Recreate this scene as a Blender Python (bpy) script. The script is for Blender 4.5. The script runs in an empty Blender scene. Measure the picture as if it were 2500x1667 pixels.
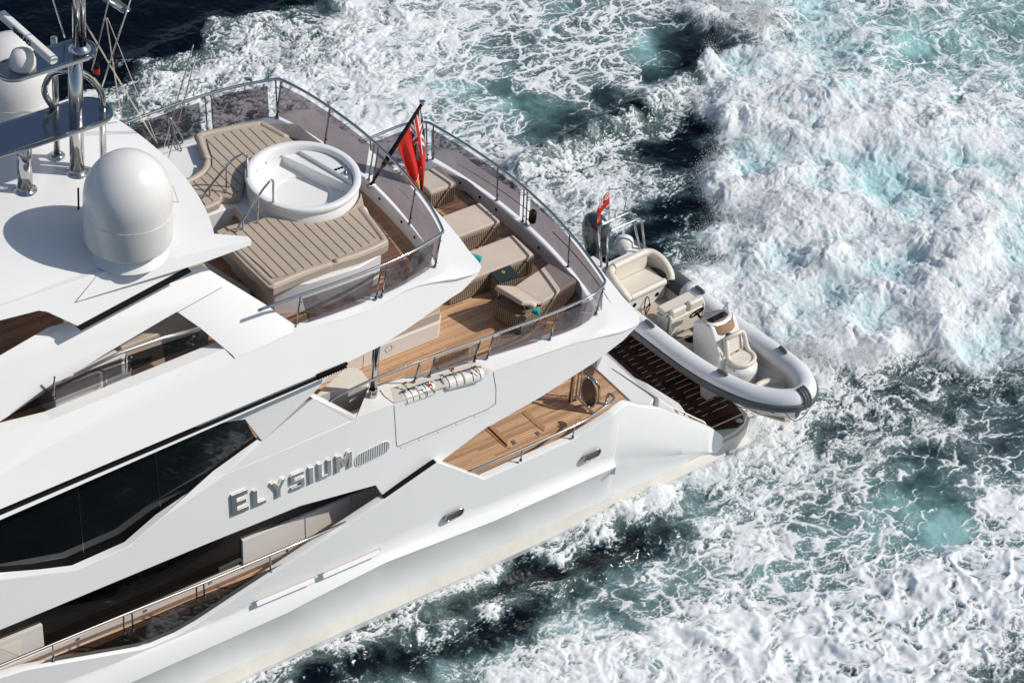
import bpy, bmesh, math, random
import numpy as np
from mathutils import Vector, Matrix
random.seed(7); np.random.seed(7)
scene = bpy.context.scene
col = scene.collection
# ------------------------------------------------------------------ camera
CAM = Vector((-25.74918481, -37.70164536, 43.23609454))
CR = Vector((0.80578779, -0.58662969, 0.08106562))
CU = Vector((0.32753434, 0.55551257, 0.76428204))
CF = Vector((0.49338351, 0.58929737, -0.63976662))
FOC = 7000.0
cd = bpy.data.cameras.new('camera'); cam = bpy.data.objects.new('camera', cd); col.objects.link(cam)
cd.sensor_width = 36.0; cd.lens = FOC / 2500.0 * 36.0; cd.clip_start = 1.0; cd.clip_end = 3000.0
cam.matrix_world = Matrix(((CR.x, CU.x, -CF.x, CAM.x), (CR.y, CU.y, -CF.y, CAM.y), (CR.z, CU.z, -CF.z, CAM.z), (0, 0, 0, 1)))
scene.camera = cam
# ------------------------------------------------------------------ light
SUN_EL = math.radians(43.0); SUN_AZ = math.radians(-38.0)
sdir = Vector((math.cos(SUN_AZ) * math.cos(SUN_EL), math.sin(SUN_AZ) * math.cos(SUN_EL), math.sin(SUN_EL)))
sl = bpy.data.lights.new('sun', 'SUN'); sl.energy = 3.6; sl.angle = math.radians(0.53); sl.color = (1.0, 0.945, 0.87)
so = bpy.data.objects.new('sun', sl); col.objects.link(so); so.rotation_euler = sdir.to_track_quat('Z', 'Y').to_euler()
world = bpy.data.worlds.new("World"); scene.world = world; world.use_nodes = True
wn = world.node_tree.nodes; wl = world.node_tree.links; wn.clear()
sky = wn.new('ShaderNodeTexSky'); sky.sky_type = 'NISHITA'; sky.sun_disc = False
sky.sun_elevation = SUN_EL; sky.sun_rotation = math.pi / 2 - SUN_AZ
bg = wn.new('ShaderNodeBackground'); bg.inputs[1].default_value = 0.092
wo = wn.new('ShaderNodeOutputWorld'); wl.new(sky.outputs[0], bg.inputs[0]); wl.new(bg.outputs[0], wo.inputs[0])
scene.view_settings.view_transform = 'Standard'; scene.view_settings.look = 'None'
scene.view_settings.exposure = 0.0; scene.view_settings.gamma = 1.0
scene.render.engine = 'CYCLES'
scene.cycles.max_bounces = 8; scene.cycles.transparent_max_bounces = 12
# ------------------------------------------------------------------ point helper: where a sight line meets a known plane of the boat
def P(u, v, x=None, y=None, z=None, pl=None):
    d = CF + CR * ((u - 1250.0) / FOC) - CU * ((v - 833.5) / FOC)
    if pl is not None:      # plane y = a + b*(z - c)
        a, b, c = pl
        k = (a + b * (CAM.z - c) - CAM.y) / (d.y - b * d.z)
    elif x is not None: k = (x - CAM.x) / d.x
    elif y is not None: k = (y - CAM.y) / d.y
    else: k = (z - CAM.z) / d.z
    return CAM + d * k
def PL(pts, **k): return [P(a, b, **k) for a, b in pts]
# ------------------------------------------------------------------ object helpers
def tag(o, label=None, cat=None, group=None, kind=None):
    if label: o['label'] = label
    if cat: o['category'] = cat
    if group: o['group'] = group
    if kind: o['kind'] = kind
    return o
def empty(name, loc=(0, 0, 0), rz=0.0, parent=None):
    o = bpy.data.objects.new(name, None); col.objects.link(o); o.location = loc; o.rotation_euler = (0, 0, rz)
    o.empty_display_size = 0.3
    if parent: o.parent = parent
    return o
class MB:
    """collects geometry, links it as ONE mesh object"""
    def __init__(s): s.v = []; s.f = []; s.m = []; s.mats = []; s.cur = 0
    def mat(s, m):
        if m not in s.mats: s.mats.append(m)
        s.cur = s.mats.index(m); return s
    def add(s, vs, fs):
        b = len(s.v); s.v += [tuple(v) for v in vs]
        for f in fs: s.f.append(tuple(b + i for i in f)); s.m.append(s.cur)
        return s
    def prism(s, top, vec):
        """closed solid from a planar outline pushed by vec"""
        n = len(top); vec = Vector(vec)
        vs = [Vector(t) for t in top] + [Vector(t) + vec for t in top]
        nrm = Vector((0, 0, 0))
        for i in range(n):
            a, b = vs[i], vs[(i + 1) % n]; nrm += a.cross(b)
        if nrm.dot(vec) > 0:
            vs = vs[:n][::-1] + vs[n:][::-1]
        fs = [tuple(range(n)), tuple(range(2 * n - 1, n - 1, -1))]
        for i in range(n):
            j = (i + 1) % n; fs.append((i, n + i, n + j, j))
        return s.add(vs, fs)
    def slab(s, xy, z0, z1):
        return s.prism([(p[0], p[1], z1) for p in xy], (0, 0, z0 - z1))
    def box(s, c, d, rz=0.0, M=None):
        hx, hy, hz = d[0] / 2, d[1] / 2, d[2] / 2
        pts = [(-hx, -hy), (hx, -hy), (hx, hy), (-hx, hy)]
        cs, sn = math.cos(rz), math.sin(rz)
        w = [Vector((c[0] + p[0] * cs - p[1] * sn, c[1] + p[0] * sn + p[1] * cs, c[2] + hz)) for p in pts]
        if M: w = [M @ q for q in w]; return s.prism(w, M.to_3x3() @ Vector((0, 0, -2 * hz)))
        return s.prism(w, (0, 0, -2 * hz))
    def tube(s, pts, r, n=10, closed=False, caps=True, prof=None):
        pts = [Vector(p) for p in pts]; m = len(pts)
        rs = r if isinstance(r, (list, tuple)) else [r] * m
        tg = []
        for i in range(m):
            a = pts[(i - 1) % m] if (closed or i > 0) else pts[i]
            b = pts[(i + 1) % m] if (closed or i < m - 1) else pts[i]
            tg.append((b - a).normalized())
        up = Vector((0, 0, 1)) if abs(tg[0].z) < .9 else Vector((1, 0, 0))
        nn = (up - tg[0] * up.dot(tg[0])).normalized(); vs = []
        for i in range(m):
            if i: nn = (nn - tg[i] * nn.dot(tg[i])).normalized()
            bb = tg[i].cross(nn)
            for k in range(n):
                a = 2 * math.pi * k / n
                vs.append(pts[i] + (nn * math.cos(a) + bb * math.sin(a)) * rs[i])
        fs = []
        for i in range(m if closed else m - 1):
            j = (i + 1) % m
            for k in range(n):
                l = (k + 1) % n; fs.append((i * n + k, i * n + l, j * n + l, j * n + k))
        if caps and not closed: fs += [tuple(range(n - 1, -1, -1)), tuple((m - 1) * n + k for k in range(n))]
        return s.add(vs, fs)
    def lathe(s, prof, c=(0, 0, 0), n=48, M=None, arc=None):
        vs = []; fs = []; m = len(prof)
        for k in range(n):
            a = 2 * math.pi * k / n
            for (r, z) in prof:
                v = Vector((r * math.cos(a), r * math.sin(a), z))
                if M: v = M @ v
                vs.append(v + Vector(c))
        for k in range(n):
            l = (k + 1) % n
            for i in range(m - 1):
                if prof[i][0] < 1e-6: fs.append((k * m + i, l * m + i + 1, k * m + i + 1))
                elif prof[i + 1][0] < 1e-6: fs.append((k * m + i, l * m + i, k * m + i + 1))
                else: fs.append((k * m + i, l * m + i, l * m + i + 1, k * m + i + 1))
        return s.add(vs, fs)
    def grid(s, rows, flip=False):
        m = len(rows); n = len(rows[0]); vs = [p for r in rows for p in r]; fs = []
        for i in range(m - 1):
            for j in range(n - 1):
                q = (i * n + j, i * n + j + 1, (i + 1) * n + j + 1, (i + 1) * n + j)
                fs.append(q[::-1] if flip else q)
        return s.add(vs, fs)
    def mirror(s):
        """add the starboard twin of everything collected so far"""
        b = len(s.v); s.v += [(x, -y, z) for x, y, z in s.v[:b]]
        nf = len(s.f)
        for i in range(nf): s.f.append(tuple(b + k for k in s.f[i][::-1])); s.m.append(s.m[i])
        return s
    def pair(s, name, *a, **k):
        """port piece and its separate starboard twin"""
        t = MB(); t.v = [(x, -y, z) for x, y, z in s.v]; t.f = [f[::-1] for f in s.f]; t.m = list(s.m); t.mats = s.mats
        return s.build(name, *a, **k), t.build(name, *a, **k)
    def merge(s, eps=.0015):
        key = {}; rem = []; nv = []
        for v in s.v:
            q = (round(v[0] / eps), round(v[1] / eps), round(v[2] / eps))
            if q not in key: key[q] = len(nv); nv.append(v)
            rem.append(key[q])
        nf = []; nm = []
        for f, m in zip(s.f, s.m):
            g = []
            for i in f:
                if rem[i] not in g: g.append(rem[i])
            if len(g) > 2: nf.append(tuple(g)); nm.append(m)
        s.v, s.f, s.m = nv, nf, nm; return s
    def pairx(s, name, *a, **k):
        t = MB(); t.v = [(-x, y, z) for x, y, z in s.v]; t.f = [f[::-1] for f in s.f]; t.m = list(s.m); t.mats = s.mats
        return s.build(name, *a, **k), t.build(name, *a, **k)
    def build(s, name, mat=None, parent=None, smooth=False, bevel=0.0, seg=2, sub=0, weld=False, ang=35):
        me = bpy.data.meshes.new(name); me.from_pydata(s.v, [], s.f); me.validate(); me.update()
        mats = s.mats if s.mats else [mat]
        for m in mats: me.materials.append(m)
        if len(mats) > 1 and len(me.polygons) == len(s.m): me.polygons.foreach_set('material_index', s.m)
        o = bpy.data.objects.new(name, me); col.objects.link(o)
        if parent: o.parent = parent
        if weld:
            w = o.modifiers.new('w', 'WELD'); w.merge_threshold = 0.002
        if bevel:
            b = o.modifiers.new('b', 'BEVEL'); b.width = bevel; b.segments = seg; b.limit_method = 'ANGLE'
            b.angle_limit = math.radians(ang); b.harden_normals = True; smooth = True
        if sub:
            q = o.modifiers.new('s', 'SUBSURF'); q.levels = sub; q.render_levels = sub
        if smooth: me.polygons.foreach_set('use_smooth', [True] * len(me.polygons))
        me.update(); return o
def smooth_path(pts, k=6, closed=False):
    pts = [Vector(p) for p in pts]; out = []; n = len(pts)
    for i in range(n if closed else n - 1):
        p0 = pts[(i - 1) % n] if (closed or i) else pts[i]; p1 = pts[i]; p2 = pts[(i + 1) % n]
        p3 = pts[(i + 2) % n] if (closed or i < n - 2) else p2
        for j in range(k):
            t = j / k
            out.append(0.5 * ((2 * p1) + (p2 - p0) * t + (2 * p0 - 5 * p1 + 4 * p2 - p3) * t * t + (3 * p1 - p0 - 3 * p2 + p3) * t ** 3))
    if not closed: out.append(pts[-1])
    return out
def fillet(pts, r=0.06, k=5):
    """polyline with rounded corners"""
    pts = [Vector(p) for p in pts]; out = [pts[0]]
    for i in range(1, len(pts) - 1):
        a, b, c = pts[i - 1], pts[i], pts[i + 1]
        d = min(r, (a - b).length * .45, (c - b).length * .45)
        p, q = b + (a - b).normalized() * d, b + (c - b).normalized() * d
        for j in range(k + 1):
            t = j / k; out.append(p * (1 - t) ** 2 + b * 2 * t * (1 - t) + q * t * t)
    out.append(pts[-1]); return out
def at_x(line, x):
    """point of a polyline (ordered by growing x) at x, extrapolated past its ends"""
    n = len(line)
    for i in range(n - 1):
        if x <= line[i + 1].x or i == n - 2:
            a, b = line[i], line[i + 1]
            if x < line[0].x: a, b = line[0], line[min(2, n - 1)]
            t = (x - a.x) / (b.x - a.x); r = a + (b - a) * t; return Vector((x, r.y, r.z))
def resample(line, n):
    L = [0.0]
    for a, b in zip(line[:-1], line[1:]): L.append(L[-1] + (b - a).length)
    out = []; j = 0
    for i in range(n):
        t = L[-1] * i / (n - 1)
        while j < len(L) - 2 and L[j + 1] < t: j += 1
        d = L[j + 1] - L[j]; f = (t - L[j]) / d if d > 1e-9 else 0
        out.append(line[j] + (line[j + 1] - line[j]) * min(1, max(0, f)))
    return out
# ------------------------------------------------------------------ materials
class NT:
    def __init__(s, name):
        s.m = bpy.data.materials.new(name); s.m.use_nodes = True; s.t = s.m.node_tree; s.n = s.t.nodes; s.l = s.t.links
        s.b = s.n['Principled BSDF']; s.out = s.n['Material Output']
    def N(s, t, **k):
        n = s.n.new(t)
        for a, b in k.items(): setattr(n, a, b)
        return n
    def L(s, a, b): s.l.new(a, b)
    def co(s, scale=(1, 1, 1), obj=True):
        tc = s.N('ShaderNodeTexCoord'); mp = s.N('ShaderNodeMapping'); mp.inputs['Scale'].default_value = scale
        s.L(tc.outputs['Object'], mp.inputs[0]); return mp.outputs[0]
    def noise(s, co, sc, det=4, rough=.55):
        n = s.N('ShaderNodeTexNoise'); n.inputs['Scale'].default_value = sc; n.inputs['Detail'].default_value = det
        n.inputs['Roughness'].default_value = rough
        if co is not None: s.L(co, n.inputs['Vector'])
        return n.outputs['Fac']
    def ramp(s, f, stops):
        r = s.N('ShaderNodeValToRGB'); e = r.color_ramp.elements
        while len(e) < len(stops): e.new(.5)
        for q, (p, c) in zip(e, stops): q.position = p; q.color = (*c, 1) if len(c) == 3 else c
        s.L(f, r.inputs[0]); return r.outputs[0]
    def math(s, op, a, b=None, clamp=False):
        n = s.N('ShaderNodeMath', operation=op); n.use_clamp = clamp
        for i, q in enumerate((a, b)):
            if q is None: continue
            if isinstance(q, (int, float)): n.inputs[i].default_value = q
            else: s.L(q, n.inputs[i])
        return n.outputs[0]
    def mix(s, f, a, b, typ='MIX'):
        n = s.N('ShaderNodeMix', data_type='RGBA', blend_type=typ)
        for i, q in ((0, f), (6, a), (7, b)):
            if isinstance(q, (int, float)): n.inputs[i].default_value = q
            elif isinstance(q, tuple): n.inputs[i].default_value = (*q, 1)
            else: s.L(q, n.inputs[i])
        return n.outputs[2]
    def bump(s, h, st, dist=.02):
        b = s.N('ShaderNodeBump'); b.inputs['Strength'].default_value = st; b.inputs['Distance'].default_value = dist
        s.L(h, b.inputs['Height']); s.L(b.outputs[0], s.b.inputs['Normal'])
    def set(s, **k):
        for a, v in k.items():
            a = {'base': 'Base Color', 'rough': 'Roughness', 'metal': 'Metallic', 'spec': 'Specular IOR Level', 'coat': 'Coat Weight', 'coatr': 'Coat Roughness'}[a]
            if isinstance(v, (int, float)): s.b.inputs[a].default_value = v
            elif isinstance(v, tuple): s.b.inputs[a].default_value = (*v, 1)
            else: s.L(v, s.b.inputs[a])
        return s
def plain(name, c, rough=.4, metal=0, spec=.5, coat=0, var=.06, bump=0, bs=80):
    t = NT(name); co = t.co(); f = t.noise(co, 1.7, 5)
    t.set(base=t.ramp(f, [(.3, tuple(x * (1 - var) for x in c)), (.7, tuple(min(1, x * (1 + var * .5)) for x in c))]), rough=rough, metal=metal, spec=spec, coat=coat, coatr=.05)
    if bump: t.bump(t.noise(co, bs, 4), bump, .003)
    return t.m
def gelcoat(name, c, rough=.16):
    t = NT(name); co = t.co(); f = t.noise(co, .6, 6)
    g = t.noise(t.co((2.0, 2.0, 9.0)), 1.5, 6)
    t.set(base=t.mix(t.math('MULTIPLY', g, .12), t.ramp(f, [(.3, tuple(x * .965 for x in c)), (.7, c)]), tuple(x * .8 for x in c)),
          rough=t.math('ADD', t.math('MULTIPLY', g, .12), rough - .04), spec=.5)
    t.bump(t.noise(co, 1.1, 2), .06, .03)
    return t.m
def teak(name, c1, c2, seam=(.015, .011, .009), pw=.063, rough=.6, lo=.0):
    t = NT(name); tc = t.N('ShaderNodeTexCoord'); sp = t.N('ShaderNodeSeparateXYZ'); t.L(tc.outputs['Object'], sp.inputs[0])
    X, Y = sp.outputs[0], sp.outputs[1]
    q = t.math('DIVIDE', Y, pw); fr = t.math('FRACT', q); fl = t.math('FLOOR', q)
    d = t.math('ABSOLUTE', t.math('SUBTRACT', fr, .5))
    seamf = t.math('GREATER_THAN', d, .445)
    xo = t.math('ADD', X, t.math('MULTIPLY', t.math('FRACT', t.math('MULTIPLY', fl, .618)), 2.3))
    xq = t.math('DIVIDE', xo, 2.3); xf = t.math('FRACT', xq); xl = t.math('FLOOR', xq)
    butt = t.math('LESS_THAN', xf, .003)
    cv = t.N('ShaderNodeCombineXYZ'); t.L(fl, cv.inputs[0]); t.L(xl, cv.inputs[1])
    wn_ = t.N('ShaderNodeTexWhiteNoise'); t.L(cv.outputs[0], wn_.inputs['Vector'])
    g = t.noise(t.co((3, 60, 1)), 1.0, 6); g2 = t.noise(t.co(), .8, 4)
    f = t.math('ADD', t.math('MULTIPLY', wn_.outputs['Value'], .55), t.math('ADD', t.math('MULTIPLY', g, .35), t.math('MULTIPLY', g2, .25)), )
    cc = t.ramp(f, [(.25, c1), (.85, c2)])
    sf = t.math('MAXIMUM', seamf, butt)
    t.set(base=t.mix(sf, cc, seam), rough=rough, spec=.3)
    return t.m
M = {}
M['gel'] = gelcoat('white gelcoat', (.80, .80, .79))
M['gel_cool'] = gelcoat('white hull gelcoat', (.83, .835, .83), .2)
M['cream'] = gelcoat('cream gelcoat', (.78, .74, .66), .3)
M['strake'] = plain('cream strake', (.70, .68, .61), .35, var=.1)
M['locker'] = gelcoat('warm white moulding', (.72, .68, .64), .35)
M['teak'] = teak('teak planking', (.40, .235, .135), (.66, .42, .25))
M['teak2'] = teak('reddish teak planking', (.27, .14, .085), (.42, .235, .15))
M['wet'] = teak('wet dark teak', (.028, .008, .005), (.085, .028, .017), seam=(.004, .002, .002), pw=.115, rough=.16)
M['trim'] = plain('teak margin board', (.42, .24, .13), .55, var=.25)
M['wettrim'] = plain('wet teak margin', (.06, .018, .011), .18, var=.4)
M['cush'] = plain('taupe vinyl', (.46, .385, .305), .48, var=.05, bump=.25, bs=300)
M['cush2'] = plain('beige woven cushion', (.56, .475, .39), .85, var=.08, bump=.4, bs=250)
M['cushdark'] = plain('brown grey vinyl', (.16, .125, .10), .6, var=.1, bump=.2)
M['ivory'] = plain('ivory vinyl', (.70, .65, .56), .45, var=.06, bump=.2, bs=200)
M['seam'] = plain('dark seam line', (.05, .045, .04), .7)  # dark colour of panel joints and door seams
M['black'] = plain('black rubber', (.005, .005, .006), .75, spec=.15)
M['chrome'] = plain('polished steel', (.56, .555, .545), .09, metal=1, var=.03)
M['post'] = plain('tube with painted dark reflection', (.30, .285, .27), .12, metal=1, var=.1)  # steel colour darkened to stand for dark reflections on the stanchions
M['steel'] = plain('brushed steel', (.66, .64, .61), .25, metal=1, var=.2)
M['letter'] = plain('satin letter steel', (.80, .77, .73), .33, metal=1, var=.25)
M['mirror'] = plain('mirror steel plate', (.36, .375, .39), .16, metal=1, var=.06)
M['glassblack'] = plain('black tinted window', (.004, .005, .006), .02, spec=.7)
M['dark'] = plain('dark cabin side', (.012, .010, .009), .25)
M['dome'] = gelcoat('radome white', (.76, .75, .725), .24)
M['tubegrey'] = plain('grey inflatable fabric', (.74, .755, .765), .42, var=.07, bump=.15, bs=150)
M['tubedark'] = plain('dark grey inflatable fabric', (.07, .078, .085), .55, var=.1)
M['rub'] = plain('grey rubbing strake', (.10, .105, .108), .5, var=.2)
M['floor'] = plain('tan non slip floor', (.52, .43, .34), .7, var=.06, bump=.3, bs=300)
M['engine'] = plain('dark blue grey cowling', (.035, .045, .06), .16, coat=.6, var=.1)
M['red'] = plain('red bunting', (.62, .018, .012), .8, var=.2)
M['navy'] = plain('navy bunting', (.012, .02, .075), .8)
M['white'] = plain('white bunting', (.78, .77, .75), .8)
M['yellow'] = plain('yellow bunting', (.8, .6, .03), .8)
M['green'] = plain('green bunting', (.03, .25, .05), .8)
M['turq'] = plain('turquoise towel', (.02, .42, .40), .95, var=.2, bump=1, bs=400)
M['towel'] = plain('cream towel', (.72, .64, .54), .95, var=.1, bump=1, bs=400)
M['rope'] = plain('dark blue rope', (.01, .015, .03), .8)
M['redlamp'] = plain('red lamp glass', (.35, .005, .01), .08)
M['brown'] = plain('brown acrylic', (.33, .2, .1), .15, coat=.5)
def tint(name, c, r=.03, ior=1.45):
    t = NT(name); t.n.remove(t.b)
    tr = t.N('ShaderNodeBsdfTransparent'); gl = t.N('ShaderNodeBsdfGlossy'); gl.inputs['Roughness'].default_value = r
    f = t.noise(t.co(), 2.5, 5); t.L(t.ramp(f, [(.3, tuple(x * .85 for x in c)), (.7, c)]), tr.inputs[0])
    fr = t.N('ShaderNodeLayerWeight'); fr.inputs[0].default_value = .5; mx = t.N('ShaderNodeMixShader')
    fq = t.math('ADD', t.math('MULTIPLY', t.math('POWER', fr.outputs['Facing'], 4.0), .8), .045 * ior)
    t.L(fq, mx.inputs[0]); t.L(tr.outputs[0], mx.inputs[1]); t.L(gl.outputs[0], mx.inputs[2]); t.L(mx.outputs[0], t.out.inputs[0])
    return t.m
M['tint'] = tint('smoked acrylic', (.33, .295, .32)); M['tintdark'] = tint('dark smoked acrylic', (.10, .095, .10), ior=1.7)
M['clear'] = tint('pale acrylic windscreen', (.62, .60, .55))
def wicker():
    t = NT('woven wicker'); tc = t.N('ShaderNodeTexCoord'); sp = t.N('ShaderNodeSeparateXYZ'); t.L(tc.outputs['Object'], sp.inputs[0])
    h = t.math('ADD', sp.outputs[0], sp.outputs[1])
    a = t.math('SINE', t.math('MULTIPLY', h, 125)); b = t.math('SINE', t.math('MULTIPLY', sp.outputs[2], 160))
    f = t.math('ADD', t.math('MULTIPLY', a, .42), t.math('ADD', t.math('MULTIPLY', t.math('MULTIPLY', a, b), .2), .5))
    t.set(base=t.ramp(f, [(.15, (.035, .026, .016)), (.75, (.36, .28, .19))]), rough=.6); t.bump(f, .6, .01)
    return t.m
M['wicker'] = wicker()
# ================================================================== THE YACHT (frame: x aft, y starboard, z up, water at z = 0)
yacht = empty('motor_yacht', (0, 0, 0)); tag(yacht, 'large white motor yacht with teak decks cutting through its own foaming wake', 'yacht')
V = Vector
# ---------- hull: port side lines, lofted on common stations and mirrored
TL = PL([(-140, 1700), (60, 1636), (131, 1623), (302, 1593), (357, 1583), (432, 1551), (483, 1522), (663, 1403), (700, 1379), (941, 1221), (1072, 1130)], y=-3.90) + \
     PL([(1182, 1171), (1400, 1074), (1498, 1013)], y=-3.90) + [P(1531, 989, y=-3.74), P(1570, 995, y=-3.72), P(1620, 1002, y=-3.68), P(1734, 1045, y=-3.58), P(1768, 1069, y=-3.55)]
TL = TL[:13] + smooth_path(TL[13:], 5)
def line(px, ys):
    if isinstance(ys, (int, float)): ys = [ys] * len(px)
    return [P(a, b, y=q) for (a, b), q in zip(px, ys)]
l1 = line([(566, 1667), (881, 1519), (1200, 1378), (1754, 1118)], [-3.87, -3.87, -3.87, -3.74])
l2 = line([(488, 1667), (822, 1517), (1200, 1345), (1594, 1167), (1737, 1102)], [-3.76, -3.76, -3.76, -3.70, -3.62])
l3 = line([(343, 1667), (700, 1507), (753, 1479), (947, 1381), (1200, 1285), (1400, 1199), (1489, 1157)], [-3.82] * 6 + [-3.82])
l4 = line([(343, 1655), (700, 1496), (753, 1468), (947, 1370), (1200, 1274), (1400, 1185), (1489, 1146)], [-4.05] * 6 + [-4.02])
l5 = line([(300, 1616), (753, 1428), (1006, 1322), (1200, 1243), (1480, 1130)], [-3.90] * 5)
sst_ = lambda t: t * t * (3 - 2 * t)
def hull_pt(line_, x): return at_x(line_, x)
l6a_px = line([(1380, 1084), (1400, 1076), (1549, 1074), (1656, 1092), (1730, 1103)], [-3.9, -3.9, -3.89, -3.80, -3.70]); l6a_px = smooth_path(l6a_px, 5)
xs = [-16, -14, -12, -10.5] + [round(-9.5 + .25 * i, 3) for i in range(0, 80)]
xs = [x for x in xs if x <= 9.28] + [9.3]
xk = sorted(set([p.x for p in TL[5:]] + [l3[-1].x + .001, l3[-1].x + .05, l3[-1].x + .11])); xs = sorted(set(xs + [x for x in xk if x < 9.3]))
rows = []
for x in xs:
    t = at_x(TL, x)
    s6 = at_x(l6a_px, x) if x > l6a_px[5].x else None
    a4, a3, a5 = at_x(l4, x), at_x(l3, x), at_x(l5, x)
    if x > l3[-1].x:       # aft of the knuckle the side is one smooth plate
        b2 = at_x(l2, x); top_ = s6 or V((x, t.y, t.z - .03)); top_ = V((top_.x, top_.y, top_.z))
        k = min(1, (x - l3[-1].x) / .08); fq = .40
        a3 = b2.lerp(top_, fq); e3 = V((x, l3[-1].y, l3[-1].z)); a3 = e3.lerp(a3, min(1, (x - l3[-1].x) / .8)); ln3 = lambda f_: a3.lerp(top_, f_)
        a4 = (e3 + V((0, -.15, .10))).lerp(ln3(.08), k); a5 = ln3(.3)
    if s6 is None: s6 = V((x, t.y, t.z - .03))
    if a5.z > s6.z - .05: a5.z = s6.z - .05; a5.y = min(a5.y, s6.y + .03)
    m = a5.lerp(s6, .25); m.y = m.y
    b1, b2 = at_x(l1, x), at_x(l2, x)
    f = max(0, (-9 - x) / 7)     # forward of the picture the bow draws in
    r = [V((x, 0, -1.2)), V((x, -2.0, -1.0)), b1 + V((0, .1, -.35)), b1, b1 + V((0, .03, .05)), b2, a3, a4, a5 + V((0, -.05 if x < l3[-1].x else 0, -.02)), a5 + V((0, 0, .06)), m, s6, t, t + V((0, .05, .015)), t + V((0, .19, .0)), t + V((0, .22, -.03)), V((x, -3.66, max(1.7, t.z - 1.1)))]
    if x > 6.9: r = r[:14] + [t + V((0, .12, 0)), t + V((0, .15, -.03)), V((x, t.y + .16, .45))]
    for p in r: p.y *= (1 - .35 * f * f)
    rows.append(r)
hb = MB().grid(rows, flip=True)
hb.f.append(tuple((len(rows) - 1) * len(rows[0]) + i for i in range(1, len(rows[0])))); hb.m.append(0)
hb.mirror().merge(.004)
hull = hb.build('hull', M['gel_cool'], yacht, smooth=True)
em = hull.modifiers.new('e', 'EDGE_SPLIT'); em.split_angle = math.radians(38)
# cream strake on top of the spray rail
sb = MB()
sr = [[at_x(l1, x) + V((0, -.012, .0)), at_x(l1, x) + V((0, .018, .058)), at_x(l2, x) + V((0, -.004, .012))] for x in xs]
sb.grid(sr, flip=True).pair('spray_rail', M['strake'], yacht, smooth=True)
# transom plate
tb = MB(); tb.prism([V((9.05, -3.45, -1)), V((9.05, 3.45, -1)), V((9.05, 3.45, .42)), V((9.05, -3.45, .42))], (-.1, 0, 0)); tb.build('transom', M['gel_cool'], yacht)
# ---------- swim platform
pz = .56
plat_px = [(1734, 1104), (1762, 1092), (1800, 1072), (1822, 1052), (1831, 1028), (1829, 1005), (1822, 980)]
pp = PL(plat_px, z=.3); 
edge = [(8.9, -3.55)] + [(p.x, p.y) for p in pp[:5]] + [(10.42, -2.9), (10.5, -2.0), (10.55, -1.0), (10.55, 0)]
half = edge + [(x, -y) for x, y in edge[::-1][1:]]
pb = MB().slab(half, -.05, .42); pb.slab([(x - .05 if x > 9.2 else x, y * .985) for x, y in half], .4, .52)
plat = pb.build('swim_platform', M['strake'], yacht, bevel=.06, seg=3)
tpx = [(1553, 912), (1628, 985), (1660, 1008), (1690, 1030), (1740, 1046), (1812, 1068), (1819, 1056), (1822, 1035), (1820, 1020), (1814, 1010)]
tp = [(8.75, 0), (8.75, -1.0), (8.88, -2.0), (8.95, -3.0), (9.28, -3.22), (9.86, -3.44), (10.06, -3.4), (10.2, -3.2), (10.28, -2.8), (10.36, -2.0), (10.42, -1.0), (10.42, 0)]
tpf = tp + [(x, -y) for x, y in tp[::-1][1:-1]]
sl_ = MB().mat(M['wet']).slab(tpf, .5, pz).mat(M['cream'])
for j in range(34):
    y = -2.75 + j * .1725
    if y > 3.0: break
    x0 = 9.08 + .02 * math.sin(j * 2.3)
    if y < -2.0: x0 += .35 * (-2.0 - y)
    for a, b in ((0, .16), (.45, .95), (1.02, 1.28)) if j % 2 else ((0, .17), (.32, .78), (.86, 1.3)):
        if x0 + a < 10.2: sl_.box((x0 + (a + b) / 2, y, pz + .003), (b - a, .012, .006))
sl_.build('platform_teak', None, plat)
mb = MB()
ins = [(8.9, 0), (8.9, -1.0), (9.0, -2.0), (9.07, -2.9)]
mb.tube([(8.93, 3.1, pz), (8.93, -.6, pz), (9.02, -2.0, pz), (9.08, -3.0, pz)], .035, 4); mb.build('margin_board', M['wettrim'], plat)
MB().box((9.74, -3.17, pz + .005), (.98, .03, .012)).build('white_joint', M['cream'], plat)
MB().mat(M['chrome']).lathe([(0, .012), (.07, .012), (.085, 0)], (10.0, -3.3, pz), 16).build('deck_filler', M['steel'], plat)
# chocks that carry the tender
for nm, yy in (('tender_chock', -2.28), ('tender_chock', .9)):
    ch = MB(); ch.prism([V((9.78, yy - .1, .56)), V((10.5, yy - .1, .56)), V((10.5, yy - .1, .95)), V((9.72, yy - .1, 1.02))], (0, .24, 0)); ch.build(nm, M['locker'], plat, bevel=.02)
# ---------- decks and house (solid volumes)
def deck(name, xy, z0, z1, mat, parent=yacht): return MB().slab(xy, z0, z1).build(name, mat, parent)
zc = 2.3
cock = MB().slab([(-12, -3.6), (6.2, -3.6), (7.0, -3.2), (7.0, 3.2), (6.2, 3.6), (-12, 3.6)], 1.9, zc - .012).build('main_deck', M['cream'], yacht)
deck('deck_teak', [(-11, -3.69), (6.0, -3.69), (6.9, -3.4), (6.9, 3.4), (6.0, 3.69), (-11, 3.69)], zc - .03, zc, M['teak'], cock)
MB().box((-7.9, 0, 2.44), (17.0, 6.3, .34)).build('house_sill', M['locker'], yacht, bevel=.02)
hs = MB().box((-7.9, 0, 3.65), (16.8, 6.22, 2.2)); house = hs.build('saloon_house', M['glassblack'], yacht)
MB().box((-3.9, 0, 3.5), (7.6, 5.6, 2.7)).build('saloon_core', M['dark'], house)
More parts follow.
